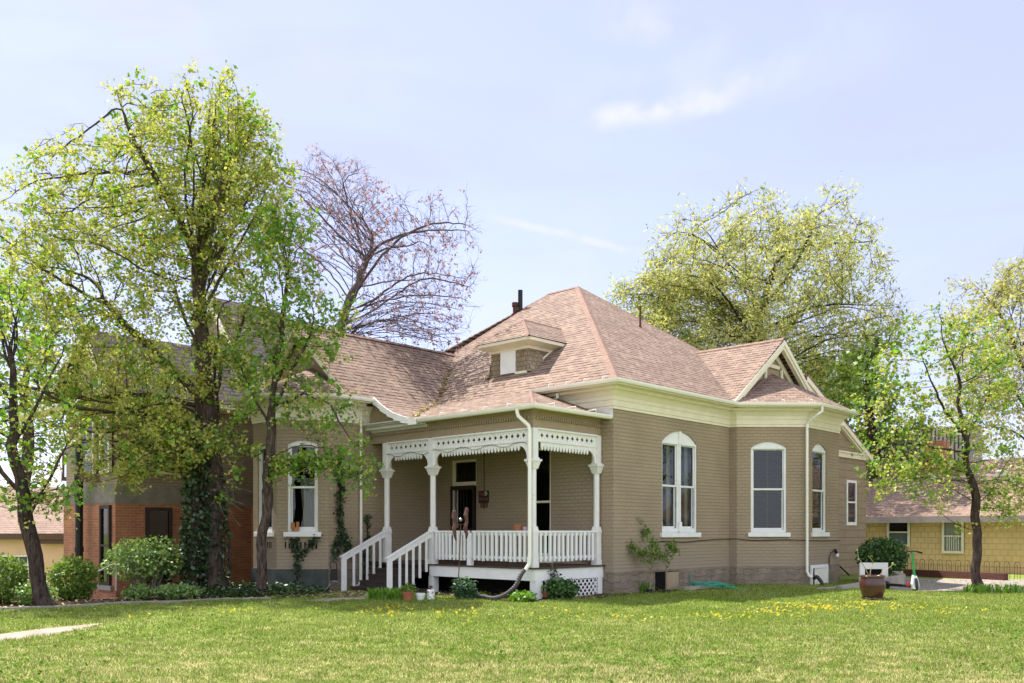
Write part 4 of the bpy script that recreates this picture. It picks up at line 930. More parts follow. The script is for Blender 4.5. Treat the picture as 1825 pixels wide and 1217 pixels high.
def grow(paths, attr, di, dk, step, maxit, rng, grav=0.0, auto=0, azmax=1e9, azmin=0):
    n1 = 0
    pos = np.zeros((90000, 3)); par = np.full(90000, -1); n = 0
    for ip, path in enumerate(paths):
        path = [np.array(p, float) for p in path]
        if ip == 0: last = -1; cur = path[0]; pos[0] = cur; par[0] = -1; n = 1; last = 0; rest = path[1:]
        else:
            d = np.linalg.norm(pos[:n]-path[0], axis=1); last = int(d.argmin()); rest = path
            if d.min() > .6 and len(path) > 1 and getattr(grow, 'free', False): pass
        for q in rest:
            p0 = pos[last].copy(); L_ = np.linalg.norm(q-p0); m = max(1, int(L_/step))
            perp = rng.normal(0, .05, 3)*min(L_, 1.5)
            for i in range(1, m+1):
                pos[n] = p0+(q-p0)*i/m + perp*math.sin(math.pi*i/m) + rng.normal(0, .012, 3); par[n] = last; last = n; n += 1
        if ip == 0: n1 = n
    # long secondary limbs fanning out of the guide limbs towards the crown's rim
    if auto:
        n0 = n; gp_ = pos[:n0].copy(); c_ = attr.mean(0); far = np.linalg.norm((attr-c_), axis=1); cand = np.argsort(-far*rng.uniform(.6, 1, len(attr)))[:auto*4]; ts = attr[rng.choice(cand, auto, replace=False)]
        for t in ts:
            tp = gp_[:n1]; zlo = max(azmin, tp[0, 2]+.8); zhi = min(azmax, tp[:, 2].max()); f_ = np.clip((t[2]-zlo)/max(.1, attr[:, 2].max()-zlo), 0, 1)+rng.normal(0, .14)
            zt_ = zlo+(zhi-zlo)*np.clip(f_, 0, 1); last = int(np.abs(tp[:, 2]-min(zt_, t[2]+.3)).argmin()); p0 = pos[last].copy(); L_ = np.linalg.norm(t-p0)
            if L_ < 3*step: continue
            m = int(L_/step); bow = rng.normal(0, .04, 3)*L_; bow[2] += .10*L_; w = rng.normal(0, .03, 3)*L_
            for i in range(1, m): f = i/m; pos[n] = p0+(t-p0)*f+bow*math.sin(math.pi*f)+w*math.sin(2*math.pi*f)+rng.normal(0, .015, 3); par[n] = last; last = n; n += 1
    A = attr.copy(); nd = np.full(len(A), 1e9); ni = np.zeros(len(A), int); lo = 0
    for it in range(maxit):
        if lo < n:
            for s0 in range(lo, n, 400):
                D = np.linalg.norm(A[:, None]-pos[None, s0:min(n, s0+400)], axis=2); j = D.argmin(1); dm = D[np.arange(len(A)), j]
                m = dm < nd; nd[m] = dm[m]; ni[m] = j[m]+s0
        keep = nd > dk; A, nd, ni = A[keep], nd[keep], ni[keep]
        if len(A) == 0: break
        act = nd < di
        if not act.any(): di *= 1.3; lo = n; continue
        idx = ni[act]; dr = A[act]-pos[idx]; dr /= np.linalg.norm(dr, axis=1)[:, None]
        un, inv = np.unique(idx, return_inverse=True); sm_ = np.zeros((len(un), 3)); np.add.at(sm_, inv, dr)
        pd = pos[un]-pos[np.maximum(par[un], 0)]; pl_ = np.linalg.norm(pd, axis=1)[:, None]; pd = np.where(pl_ > 0, pd/np.maximum(pl_, 1e-6), 0)
        sm_ /= np.maximum(np.linalg.norm(sm_, axis=1)[:, None], 1e-6); sm_ += rng.normal(0, .18, sm_.shape)+pd*.35; sm_[:, 2] -= grav
        sm_ /= np.linalg.norm(sm_, axis=1)[:, None]; m = len(un); lo = n
        if n+m >= 88000: break
        pos[n:n+m] = pos[un]+sm_*step; par[n:n+m] = un; n += m
    return pos[:n], par[:n]
def limbs_mesh(name, pos, par, rad, mat, parent, rmin=.004, twigs=None):
    n = len(pos); ch = [[] for _ in range(n)]
    for i in range(1, n): ch[par[i]].append(i)
    mb = MB()
    starts = [(0, None)]
    while starts:
        s0, pre = starts.pop(); chain = [pre] if pre is not None else []; cur = s0
        while True:
            chain.append(cur)
            if not ch[cur]: break
            c = sorted(ch[cur], key=lambda k: -rad[k]); 
            for o_ in c[1:]: starts.append((o_, cur))
            cur = c[0]
        if len(chain) < 2: continue
        r = [max(rmin, rad[k]) for k in chain]
        if pre is not None: r[0] = r[1]
        m = 9 if r[0] > .12 else (6 if r[0] > .03 else (4 if r[0] > .012 else 3))
        pts = [pos[k] for k in chain]
        # drop nearly coincident points
        q = [0]+[i for i in range(1, len(pts)) if np.linalg.norm(pts[i]-pts[i-1]) > 1e-4]
        if len(q) > 1: mb.tube([pts[i] for i in q], [r[i] for i in q], m, cap=False)
    if twigs is not None:
        for (a, b) in twigs: mb.tube([a, (np.array(a)+np.array(b))/2+(0,0,.02), b], [rmin, rmin*.8, rmin*.5], 3, cap=False)
    # plain build (no uv) for speed
    me = bpy.data.meshes.new(name); me.from_pydata(mb.v, [], mb.f); me.update(); me.materials.append(M[mat])
    me.polygons.foreach_set('use_smooth', [True]*len(me.polygons))
    o = bpy.data.objects.new(name, me); C.objects.link(o); o.parent = parent; return o
def tree(name, label, cat, paths, blobs, n_attr, R0, leaf, seed, di=1.6, dk=.5, step=.28, maxit=140, tipr=.005, bark='bark', group=None, grav=0, ntw=2, twl=.35, avoid=True, clump=.35, cn=40, drop=.12, auto=0, expo=.6, azmax=1e9, azmin=0):
    rng = np.random.default_rng(seed)
    w = np.array([b[3]*b[4]*b[5] for b in blobs]); w = w/w.sum(); att = []
    for b, wi in zip(blobs, w):
        m = max(70, int(n_attr*wi*QUALITY)); d = rng.normal(0, 1, (m, 3)); d /= np.linalg.norm(d, axis=1)[:, None]
        rr = rng.uniform(0.12, 1, m)**(1/2.6); lob = rng.normal(0, 1, (14, 3)); lob /= np.linalg.norm(lob, axis=1)[:, None]; rr = rr*(.88+.34*np.max(d@lob.T, axis=1)**10); att.append(np.array(b[:3])+d*rr[:, None]*np.array(b[3:6]))
    att = np.concatenate(att)
    if clump:
        cc_ = att[rng.choice(len(att), max(12, len(att)//cn), replace=False)]; near = np.zeros(len(att), int)
        for s0 in range(0, len(att), 500): near[s0:s0+500] = np.linalg.norm(att[s0:s0+500, None]-cc_[None], axis=2).argmin(1)
        att = att+(cc_[near]-att)*clump*rng.uniform(.5, 1.2, len(att))[:, None]; att = att[rng.random(len(cc_))[near] > drop]
    if avoid: att = att[~block(att)]
    att = att[att[:, 2] > .3]
    paths = [(p_[:-1] if (len(p_) > (5 if i_ == 0 else 3)) else p_) for i_, p_ in enumerate(paths)]
    base = np.array(paths[0][0], float); root = thing(name, label, cat, tuple(base), group=group)
    pos, par = grow(paths, att, di, dk, step, maxit, rng, grav, auto, azmax, azmin); n = len(pos)
    cnt = np.zeros(n); haschild = np.zeros(n, bool); haschild[par[1:]] = True; cnt[~haschild] = 1
    for i in range(n-1, 0, -1): cnt[par[i]] += cnt[i]
    rad = np.maximum(tipr, R0*(cnt/cnt[0])**expo)
    # root flare
    hgt = pos[:, 2]-base[2]; dist = np.linalg.norm(pos[:, :2]-base[:2], axis=1); fl = (hgt < .5) & (rad > R0*.5); rad = np.where(fl, rad*(1+.5*(1-np.clip(hgt/.5, 0, 1))**2), rad)
    thin = np.where((cnt <= 4) & (rad < R0*.3))[0]; tw = []; tips = []
    for i in thin:
        for _ in range(ntw if rng.random() < .85 else 0):
            d = rng.normal(0, 1, 3); pd = pos[i]-pos[par[i]]; d = d/np.linalg.norm(d)+pd/max(1e-6, np.linalg.norm(pd))*.8; d[2] += .15-grav; d /= np.linalg.norm(d)
            e_ = pos[i]+d*twl*rng.uniform(.4, 1.2); tw.append((pos[i]-base, e_-base)); tips.append(e_); (tips.append((e_+pos[i])/2) if twl > .5 else None)
        tips.append(pos[i])
    limbs_mesh('trunk', pos-base, par, rad, bark, root, tipr*.7, tw)
    tips = np.array(tips)
    if avoid: tips = tips[~block(tips)]
    for (mt, size, k, spread, shape, frac, part) in leaf:
        sel = tips[rng.random(len(tips)) < frac]; leaf_cloud(part, sel-base, size, mt, root, rng, k, spread, shape)
    return root, pos, rad
def B(px, py, Y, rx, ry, rd): # blob from its place, radii in metres from pixel sizes at that distance
    p = P(px, py, Y); return (p.x, p.y, p.z, rx/F*Y, rd, ry/F*Y)
def T(Y, *pp): return [tuple(P(q[0], q[1], (q[2] if len(q) > 2 else Y))) for q in pp]
Y0 = 24.3
big = tree('maple_tree', 'tallest maple with chartreuse spring blossom and ivy clad twin trunk left of the house', 'tree',
    [T(Y0, (384,1052),(378,900),(368,780),(359,650),(354,570),(352,510),(350,460),(350,400)),
     T(Y0, (347,1048,24.1),(350,930,24.0),(356,800,24.1),(354,700,24.2),(352,660)),
     T(Y0, (405,1045,24.6),(398,900,24.6),(388,780,24.6),(384,680,24.6),(390,600,24.8),(398,540,25),(400,560,25), (402,540,25)),
     T(Y0, (357,660),(335,580,23.9),(312,510,23.7),(300,460,23.6)), T(Y0, (352,760),(290,735,23.4),(215,725,22.8),(140,660,22.2)), T(Y0, (355,700),(270,620,24.6),(190,540,24.8),(150,500,25)),
     T(Y0, (350,790),(260,820,22.8),(160,800,22.2),(60,790,21.8)), T(Y0, (380,820),(420,760,23.6),(450,700,23.2)), T(Y0, (386,700),(425,600,23.9),(450,520,23.8),(480,440,23.6))],
    [B(335,345,24.3,180,180,2.9), B(210,420,24.0,160,150,2.8), B(105,480,23.6,125,130,2.6), B(150,640,23.6,160,130,2.4), B(300,640,24.0,160,150,2.4), B(440,400,24.2,85,170,2.3), B(60,640,23.2,80,140,2.0), B(55,440,23.4,80,75,1.8), B(165,310,24.0,95,85,2.0), B(260,790,22.6,140,60,1.1), B(220,850,22.3,90,45,.9), B(120,770,22.6,100,70,1.1), B(170,760,22.6,90,60,1.0), B(240,700,23,120,80,1.6), B(430,600,23.6,80,110,1.3), B(250,260,24.0,100,90,2.0), B(400,240,24,90,95,2.0)],
    12000, .30, [('lf_maple', .078, 15, .085, 'maple', .31, 'crown'), ('lf_green', .11, 6, .10, 'maple', .09, 'fresh_leaves')], 11, auto=80, azmax=9.5, azmin=3.6, drop=.12, expo=.52, di=1.3, dk=.30, step=.2, maxit=220, bark='bark', ntw=2, twl=.34, tipr=.0035)
small = tree('maple_tree', 'slender maple with fresh green leaves hanging in front of the bay window', 'tree',
    [T(22.9, (466,1062),(466,960),(476,850),(484,740),(492,640),(503,560),(512,480),(520,400)), T(22.9, (482,745),(530,640,22.6),(560,560,22.4),(585,480,22.2)), T(22.9, (482,760),(440,680,22.6),(405,620,22.4)),
     T(22.9, (486,720),(540,700,22.3),(590,720,22.0),(630,790,21.8),(665,860,21.7)), T(22.9, (480,800),(430,830,22.4),(390,880,22.2)), T(22.9, (500,590),(470,500,23.2),(455,420,23.4))],
    [B(510,540,22.8,75,120,1.3), B(570,600,22.5,60,90,1.1), B(560,720,22.2,70,70,.9), B(625,800,21.9,38,70,.6), B(655,860,21.75,30,42,.5), B(630,810,21.8,34,40,.5), B(600,760,22.0,40,40,.6), B(440,640,22.7,60,90,1.0), B(500,430,22.9,70,80,1.2), B(430,760,22.5,60,60,.8), B(490,700,22.6,60,60,.9), B(545,820,22.1,50,40,.5)],
    3400, .125, [('lf_green', .10, 7, .09, 'maple', .24, 'crown'), ('lf_maple', .08, 8, .08, 'maple', .15, 'spring_blossom')], 12, auto=20, azmin=3.2, drop=.15, di=1.0, dk=.25, step=.16, maxit=200, twl=.26, tipr=.003, ntw=2)
lean = tree('leaning_tree', 'leaning tree with thick dark trunk at the left edge behind the lawn', 'tree',
    [T(19.6, (84,1086),(62,990),(48,930),(38,850),(28,760),(22,640),(10,540)), T(19.6, (48,930),(90,850,19.2),(130,780,19)), T(19.6, (40,880),(-20,800,19.8),(-80,700,20)), T(19.6, (30,780),(80,690,20),(120,610,20.4)), T(19.6, (26,720),(-30,640,19.2),(-60,560,19))],
    [B(40,860,19.5,110,80,1.0), B(90,780,19.5,80,80,1.0), B(-30,720,19.6,100,120,1.4), B(30,640,19.8,90,110,1.2), B(110,880,19.5,60,50,.7), B(0,540,19.6,80,60,1.0)],
    1800, .155, [('lf_green', .10, 7, .10, 'maple', .18, 'crown'), ('lf_maple', .08, 9, .09, 'maple', .16, 'spring_blossom')], 13, auto=16, azmin=2.2, di=1.0, dk=.30, step=.2, maxit=200, bark='bark2', twl=.3, tipr=.004)
bare = tree('budding_tree', 'nearly bare tree with pinkish red buds rising behind the wing roof', 'tree',
    [T(31, (585,1000),(592,700),(598,590),(618,545),(640,505),(655,460),(665,420),(668,380)), T(31, (622,548),(670,538,30),(720,528,29.6),(765,560,29.2)), T(31, (650,480),(700,440,30),(750,430,29.4),(790,415,29)), T(31, (598,600),(572,530,31),(567,450,31.4),(555,390,31.6)), T(31, (640,510),(700,500,31),(760,505,31.2))],
    [B(720,420,30,130,65,2.0), B(800,400,29.4,75,45,1.5), B(610,360,30.8,75,75,2.2), B(770,560,29.4,85,65,1.8), B(680,560,30,60,35,1.4), B(560,340,31,60,70,1.8), B(800,490,30,60,60,1.2), B(540,420,31,60,80,1.6), B(680,470,30,60,60,1.4)],
    5200, .18, [('lf_bud', .075, 6, .05, 'maple', .13, 'crown')], 14, auto=80, azmax=12, azmin=8.2, clump=.1, di=1.6, dk=.27, step=.19, maxit=220, bark='barkgrey', twl=.40, ntw=2, tipr=.0052, avoid=True, expo=.52)
dtw = MB(); rt0 = random.Random(77); bb = big[0].location
for i in range(70):
    p0 = P(rt0.uniform(372, 392), rt0.uniform(760, 900), 24.2+rt0.uniform(-.1, .3)); p = Vector(p0); d_ = Vector((rt0.uniform(-.2, 1), rt0.uniform(-.8, .3), rt0.uniform(-.5, .8))).normalized(); q = [p-bb]
    for k in range(5):
        d_ = (d_+Vector((rt0.uniform(-.5, .5), rt0.uniform(-.5, .5), rt0.uniform(-.6, .4)))).normalized(); p = p+d_*rt0.uniform(.12, .26); q.append(p-bb)
    dtw.tube(q, [.009, .008, .007, .006, .005, .003], 4)
dtw.build('bare_twigs', 'barkpale', big[0])
elm = tree('elm_tree', 'huge pale green elm rising behind the main roof of the house', 'tree',
    [T(46, (1352,1000),(1350,760),(1345,650),(1350,560),(1390,450),(1420,380)), T(46, (1346,680),(1290,560,45),(1250,470,44),(1220,420,43.6)), T(46, (1346,650),(1430,560,47),(1490,470,48),(1530,430,48)), T(46, (1346,700),(1240,620,45),(1160,560,44.4),(1100,530,44)),
     T(46, (1350,600),(1330,480,47),(1320,400,47.6)), T(46, (1348,720),(1450,660,45),(1540,600,44.6)), T(46, (1350,560),(1400,500,44.6),(1450,400,44))],
    [B(1330,520,46,180,150,6), B(1450,470,46,130,110,5), B(1500,600,46,105,130,4.6), B(1150,545,45,80,75,2.8), B(1120,580,44,60,50,2.2), B(1230,480,45,100,90,3.6), B(1440,400,45,70,60,2.6), B(1350,660,45,200,90,4), B(1300,400,46,40,45,1.5)],
    10500, .5, [('lf_elm', .22, 10, .19, 'long', .36, 'crown'), ('lf_mid', .22, 4, .18, 'long', .08, 'green_leaves')], 15, auto=90, azmax=15, azmin=8, clump=.45, cn=70, drop=.25, di=2.6, dk=.5, step=.36, maxit=220, bark='bark2', twl=.8, ntw=2, tipr=.011, avoid=False)
rt = tree('maple_tree', 'maple with slim upright trunk and low spreading limbs beside the gravel drive', 'tree',
    [T(26.2, (1744,1049),(1742,980),(1736,920),(1732,860),(1722,800),(1706,720),(1698,640),(1692,560)), T(26.2, (1737,945),(1690,925,25.8),(1640,885,25.4),(1590,850,25.2),(1540,815,25)), T(26.2, (1732,890),(1690,865,26),(1640,850,25.6)), T(26.2, (1740,950),(1765,925,26),(1790,935,25.8)),
     T(26.2, (1722,800),(1745,740,26.6),(1760,660,27)), T(26.2, (1733,870),(1700,830,26.6),(1650,790,27),(1600,740,27.4)), T(26.2, (1715,770),(1670,700,25.8),(1640,620,25.4)), T(26.2, (1735,900),(1780,850,26.4),(1815,800,26.6))],
    [B(1690,680,26.2,115,120,2.0), B(1610,800,25.8,90,70,1.2), B(1640,870,25.6,95,55,1.3), B(1580,850,25.3,60,50,.9), B(1780,820,26.2,55,95,1.3), B(1580,720,26.6,60,70,1.1), B(1760,640,26.6,70,90,1.4), B(1800,920,26,40,40,.7), B(1660,600,26,60,60,1.1)],
    3000, .125, [('lf_green', .10, 7, .09, 'maple', .18, 'crown'), ('lf_maple', .08, 10, .09, 'maple', .24, 'spring_blossom')], 16, azmax=8.5, azmin=3.2, auto=30, drop=.12, di=1.2, dk=.32, step=.2, maxit=200, bark='bark2', twl=.32, tipr=.0036)
rt2 = tree('budding_tree', 'tall budding tree with sparse tan leaves at the far right edge', 'tree',
    [T(31, (1905,1040),(1890,860),(1855,720),(1810,620),(1770,540)), T(31, (1870,780),(1810,700,30),(1760,640,29.6)), T(31, (1850,700),(1860,600,32),(1830,500,32.4)), T(31, (1890,860),(1830,790,30.6),(1770,760,30.2)), T(31, (1830,650),(1800,560,31.6),(1800,480,32))],
    [B(1775,610,31,100,120,2.2), B(1740,700,31,60,80,1.6), B(1840,530,31.4,75,80,2.2), B(1800,740,30.6,90,90,1.8), B(1870,640,31,90,140,2), B(1850,850,30.6,80,80,1.4)],
    4600, .16, [('lf_tan', .17, 10, .13, 'long', .5, 'crown')], 17, auto=60, azmin=4, di=1.6, dk=.38, step=.26, maxit=200, bark='bark', twl=.45, tipr=.007, avoid=False)
for (nm, lab, pth, bl, na, r0, lf, sd_, bk) in [
    ('round_tree', 'bright green tree showing between the bay gable and the slatted wall', T(41, (1560,1000),(1558,820),(1550,740),(1545,660)), [B(1545,700,41,85,80,2.6), B(1600,780,41,75,60,2.0), B(1560,640,41,55,60,2)], 1500, .22, [('lf_mid', .2, 7, .22, 'maple', .85, 'crown')], 18, 'bark2'),
    ('round_tree', 'green tree with bare twigs behind the peach stucco building', T(43, (40,1010),(42,860),(50,760),(52,640)), [B(50,720,43,120,110,3), B(-20,620,43,90,100,3), B(110,640,43,70,60,2)], 800, .28, [('lf_mid', .18, 4, .2, 'maple', .5, 'crown')], 19, 'bark2'),
    ('round_tree', 'dark leaved tree low behind the elm at the end of the main roof', T(52, (1460,1000),(1455,800),(1450,720)), [B(1460,700,52,110,70,4)], 700, .3, [('lf_mid', .26, 5, .25, 'maple', .9, 'crown')], 20, 'bark2')]:
    tree(nm, lab, 'tree', [pth], bl, na, r0, lf, sd_, di=2.6, dk=.8, step=.45, bark=bk, twl=.6, tipr=.009, avoid=False)
# ---------------------------------------------------------------- shrubs and small plants
def gpos(px, py):
    """point on the ground that shows at that spot"""
    Y = EYE*F/(py-HZ)
    for _ in range(8): x = (px-912.5)/F*Y; z = float(gz(x, Y)); Y = (EYE-z)*F/(py-HZ)
    return (x, Y, z)
def shrub(name, label, cat, c, rx, ry, rz, n, size, mt, seed, stems=0, shape='round', bark='bark', spread=.03, group=None, k=2, lift=.0, fill=.55, up=.4):
    rng = np.random.default_rng(seed); root = thing(name, label, cat, c, group=group)
    cl = rng.normal(0, 1, (9, 3)); cl /= np.linalg.norm(cl, axis=1)[:, None]; cl[:, 2] = np.abs(cl[:, 2])*.9
    d = rng.normal(0, 1, (n, 3)); d /= np.linalg.norm(d, axis=1)[:, None]
    bump = 1+.22*np.max(d@cl.T, axis=1)**4-.12*rng.random(n)
    r = rng.uniform(fill, 1, n)*bump; pts = d*r[:, None]*np.array([rx, ry, rz]); pts[:, 2] += rz*.85+lift; pts = pts[pts[:, 2] > .02]
    leaf_cloud('foliage', pts, size, mt, root, rng, k, spread, shape, up)
    if stems:
        mb = MB()
        for i in range(stems):
            a = rng.uniform(0, 6.28); t = rng.uniform(.3, .9); e_ = Vector((rx*t*math.cos(a), ry*t*math.sin(a), lift+rz*rng.uniform(1, 1.6))); s0 = Vector((rx*.15*math.cos(a), ry*.15*math.sin(a), 0))
            mb.tube([s0, s0.lerp(e_, .5)+Vector((0,0,.1*rz)), e_], [.02*rz+.004, .012*rz+.003, .003], 5)
        mb.build('stems', bark, root)
    return root
def shr(name, label, cat, px, py, Y, rxp, ryp, depth, n, size, mt, seed, **kw):
    p = P(px, py, Y); z = float(gz(p.x, Y)); return shrub(name, label, cat, (p.x, Y, z), rxp/F*Y, depth, ryp/F*Y, n, size, mt, seed, **kw)
shr('shrub', 'dense round green shrub between the leaning tree and the dark post', 'shrub', 130, 1080, 21.6, 42, 42, .6, 1500, .075, 'lf_mid', 30, stems=10)
shr('shrub', 'dark shrub with reddish tips cut off by the left edge', 'shrub', 8, 1085, 20.2, 40, 46, .5, 1300, .07, 'lf_mid', 31, stems=8)
shr('shrub', 'low grey green rose bush at the foot of the leaning tree', 'shrub', 62, 1085, 20.0, 34, 22, .4, 600, .06, 'lf_ground', 32, stems=9)
shr('tall_shrub', 'tall airy shrub with bare lower stems in front of the red brick building', 'shrub', 262, 1060, 24.2, 80, 44, 1.0, 1900, .085, 'lf_ground', 33, stems=46, bark='barkpale', lift=.45, fill=.3)
shr('perennial_clump', 'round clump of pale green leaves left of the wider clump', 'plant', 246, 1082, 21.6, 24, 14, .35, 520, .07, 'lf_ground', 34)
shr('perennial_clump', 'wide low clump of pale green leaves in the bed before the brick building', 'plant', 314, 1081, 21.8, 42, 14, .4, 900, .07, 'lf_ground', 35)
shr('shrub', 'dark glossy evergreen bush beside the rear addition behind the planter', 'shrub', 1575, 1040, 29.2, 44, 34, .8, 3000, .075, 'lf_dark', 36, stems=6, lift=.25)
shr('juniper', 'small blue green juniper in front of the porch crawl space', 'shrub', 828, 1062, 21.4, 22, 22, .25, 900, .10, 'lf_jun', 37, shape='long', up=1.2, fill=.1)
shr('garden_plant', 'leafy green plant at the foot of the porch corner post', 'plant', 930, 1066, 21.2, 22, 9, .25, 420, .08, 'lf_green', 38)
shr('garden_plant', 'tall ferny plant against the porch lattice', 'plant', 1002, 1062, 21.6, 32, 21, .3, 900, .085, 'lf_dark', 39, stems=12, fill=.1)
shr('garden_plant', 'dark upright weed growing between the planter and the lattice', 'plant', 985, 1055, 21.9, 12, 34, .15, 320, .06, 'lf_ivy', 40, stems=6, fill=.1)
def saplings(label, base, paths, seed, mt='lf_dark', pot=None, size=.07, nl=10, bark='barkpale', r=.018, name='potted_sapling', group=None):
    rng = np.random.default_rng(seed); root = thing(name, label, 'sapling', tuple(base), group=group); mb = MB(); pts = []
    for pth in paths:
        q = [Vector(p)-Vector(base) for p in pth]; mb.tube(q, [r*(1-.75*i/(len(q)-1)) if len(q) > 1 else r for i in range(len(q))], 5)
        for a, b in zip(q[1:-1], q[2:]):
            for t in range(nl): p = a.lerp(b, rng.random()); pts.append(p+Vector(rng.normal(0, .075, 3)))
        for t in range(nl): pts.append(q[-1]+Vector(rng.normal(0, .07, 3)))
    mb.build('stem', bark, root); leaf_cloud('foliage', pts, size, mt, root, rng, 2, .03, 'long'); return root
ps = [( (1107,1056,22.6), [[(1107,1056),(1108,1010),(1112,985),(1128,945),(1135,930)],[(1108,1010),(1106,985),(1100,960),(1098,950)],[(1112,985),(1120,975),(1128,972)],[(1120,965),(1140,950),(1152,948)],[(1128,945),(1122,945),(1116,955)]], 'tallest potted sapling leaning right from a shallow terracotta pot', 'terracotta', .13, .13),
      ((1157,1058,22.5), [[(1157,1056),(1162,1015),(1158,990),(1160,965)],[(1162,1015),(1145,1000),(1132,980),(1124,972)],[(1160,1000),(1170,985),(1168,975)],[(1158,990),(1150,985),(1145,988)]], 'sapling with forked crown in a black pot before the basement opening', 'rubber', .09, .10),
      ((1188,1055,22.6), [[(1188,1052),(1188,1010),(1190,985),(1195,972)],[(1188,1010),(1180,995),(1176,990)],[(1190,990),(1200,980),(1205,978)]], 'smallest sapling in a low dark tray at the right of three potted saplings', 'rubber', .12, .04)]
for (bp, pth, lab, pm, pr, ph) in ps:
    b0 = gpos(bp[0], bp[1]); Yp = b0[1]; pa = [[P(q[0], q[1], Yp) for q in l] for l in pth]
    saplings(lab, (b0[0], b0[1], b0[2]), pa, hash(lab) % 1000 if False else bp[0], 'lf_mid', name='sapling', size=.11, nl=24)
    pt = thing('plant_pot', {'terracotta': 'shallow terracotta pot holding the tallest sapling', 'rubber': 'black nursery pot holding the forked sapling'}[pm] if ph > .05 else 'flat dark tray under the smallest sapling', 'pot', b0)
    m_ = MB(); m_.lathe([(pr*.75, 0), (pr, ph), (pr*1.08, ph), (pr*1.08, ph+.025), (pr*.95, ph+.025), (pr*.93, ph)], (0,0,0), 18); m_.build('pot_body', pm, pt, smooth=False)
    m_ = MB(); m_.lathe([(.01, ph-.0), (pr*.92, ph+.001)], (0,0,0), 14); m_.build('soil', 'soil', pt)
b0 = gpos(1044, 1058); saplings('thin upright sapling standing in front of the porch lattice', b0, [[P(q[0], q[1], b0[1]) for q in l] for l in ([(1044,1058),(1046,1010),(1040,980),(1036,960)],[(1046,1010),(1058,985),(1064,975)],[(1042,990),(1050,970),(1052,958)])], 45, 'lf_green', name='sapling')
# ivy on the trunk and vines on the walls
def vine(name, label, paths, seed, w=.10, dens=60, size=.075, mt='lf_ivy', bark='bark2', off=(0,0,0)):
    rng = np.random.default_rng(seed); root = thing(name, label, 'vine', tuple(paths[0][0])); base = Vector(paths[0][0]); mb = MB(); pts = []
    for pth in paths:
        q = [Vector(p)-base for p in pth]; mb.tube(q, [.014]*(len(q)-1)+[.005], 5)
        for a, b in zip(q[:-1], q[1:]):
            for t in range(int(dens*(b-a).length)): pts.append(a.lerp(b, rng.random())+Vector(rng.normal(0, w*.5, 3)))
    mb.build('stem', bark, root); leaf_cloud('foliage', pts, size, mt, root, rng, 2, .03, 'round'); return root
ring_ = []
rngi = np.random.default_rng(50)
def ivy_trunk(label, pts, r, n, seed):
    rng = np.random.default_rng(seed); base = Vector(pts[0]); root = thing('ivy', label, 'vine', tuple(base)); q = [Vector(p)-base for p in pts]; L_ = len(q)-1; out = []
    for i in range(n):
        t = rng.random()**.9*L_; k = min(int(t), L_-1); c = q[k].lerp(q[k+1], t-k); a = rng.uniform(0, 6.28); rr = r*(1.1+rng.uniform(-.05, .45)); out.append(c+Vector((math.cos(a)*rr, math.sin(a)*rr, 0)))
    mb = MB()
    for j in range(5):
        a = j*1.3; mb.tube([p+Vector((math.cos(a+.3*i)*r*1.05, math.sin(a+.3*i)*r*1.05, 0)) for i, p in enumerate(q)], .012, 4)
    mb.build('stem', 'bark2', root); leaf_cloud('foliage', out, .10, 'lf_ivy', root, rng, 2, .04, 'round')
ivy_trunk('dark ivy wrapped round the left stem of the tallest maple', [tuple(P(*q)) for q in ((347,1046,24.1),(350,980,24.05),(351,930,24.0),(354,860,24.05),(356,800,24.1))], .26, 1500, 51)
ivy_trunk('ivy climbing the right stem of the tallest maple', [tuple(P(*q)) for q in ((384,1050,24.3),(381,960,24.3),(378,900,24.3),(374,850,24.3))], .26, 420, 52)
hw = lambda u, v, z: tuple(H2W(u, v, z))
vine('ivy', 'dark ivy column climbing the wall between the bay and the white downspout', [[hw(-3.75, VW-.06, z) for z in (3.7, 3.1, 2.4, 1.9, 1.5)]+[hw(-3.9, VW-.06, 1.2)], [hw(-3.7, VW-.06, 1.6), hw(-3.5, VW-.06, 1.2), hw(-3.45, VW-.06, .9)], [hw(-3.75, VW-.06, 1.3), hw(-4.0, VW-.1, 1.0)]], 53, .13, 150, .08)
vine('ivy', 'ivy strands climbing below the curtained bay window sill', [[hw(-4.72, 7.2, -.0), hw(-4.72, 7.2, .8), hw(-4.75, 7.22, 1.45)], [hw(-4.72, 7.2, .9), hw(-4.5, 6.98, 1.2), hw(-4.3, 6.78, 1.55)], [hw(-4.72,7.2,1.1), hw(-4.85,7.3,1.4)]], 54, .09, 110, .075)
vine('ivy', 'sparse ivy twining behind the left stair rail', [[hw(-2.9, VW-.06, .2), hw(-2.88, VW-.06, .9), hw(-2.8, VW-.06, 1.6), hw(-2.82, VW-.06, 2.1)]], 55, .10, 90, .075)
# ---------------------------------------------------------------- stuff on the ground
rg = np.random.default_rng(61)
def scatter_poly(poly, n, rng):
    xs_ = [p[0] for p in poly]; ys_ = [p[1] for p in poly]; x = rng.uniform(min(xs_), max(xs_), n*3); y = rng.uniform(min(ys_), max(ys_), n*3); m = inpoly(poly, x, y); x, y = x[m][:n], y[m][:n]; return np.stack([x, y, gz(x, y)], -1)
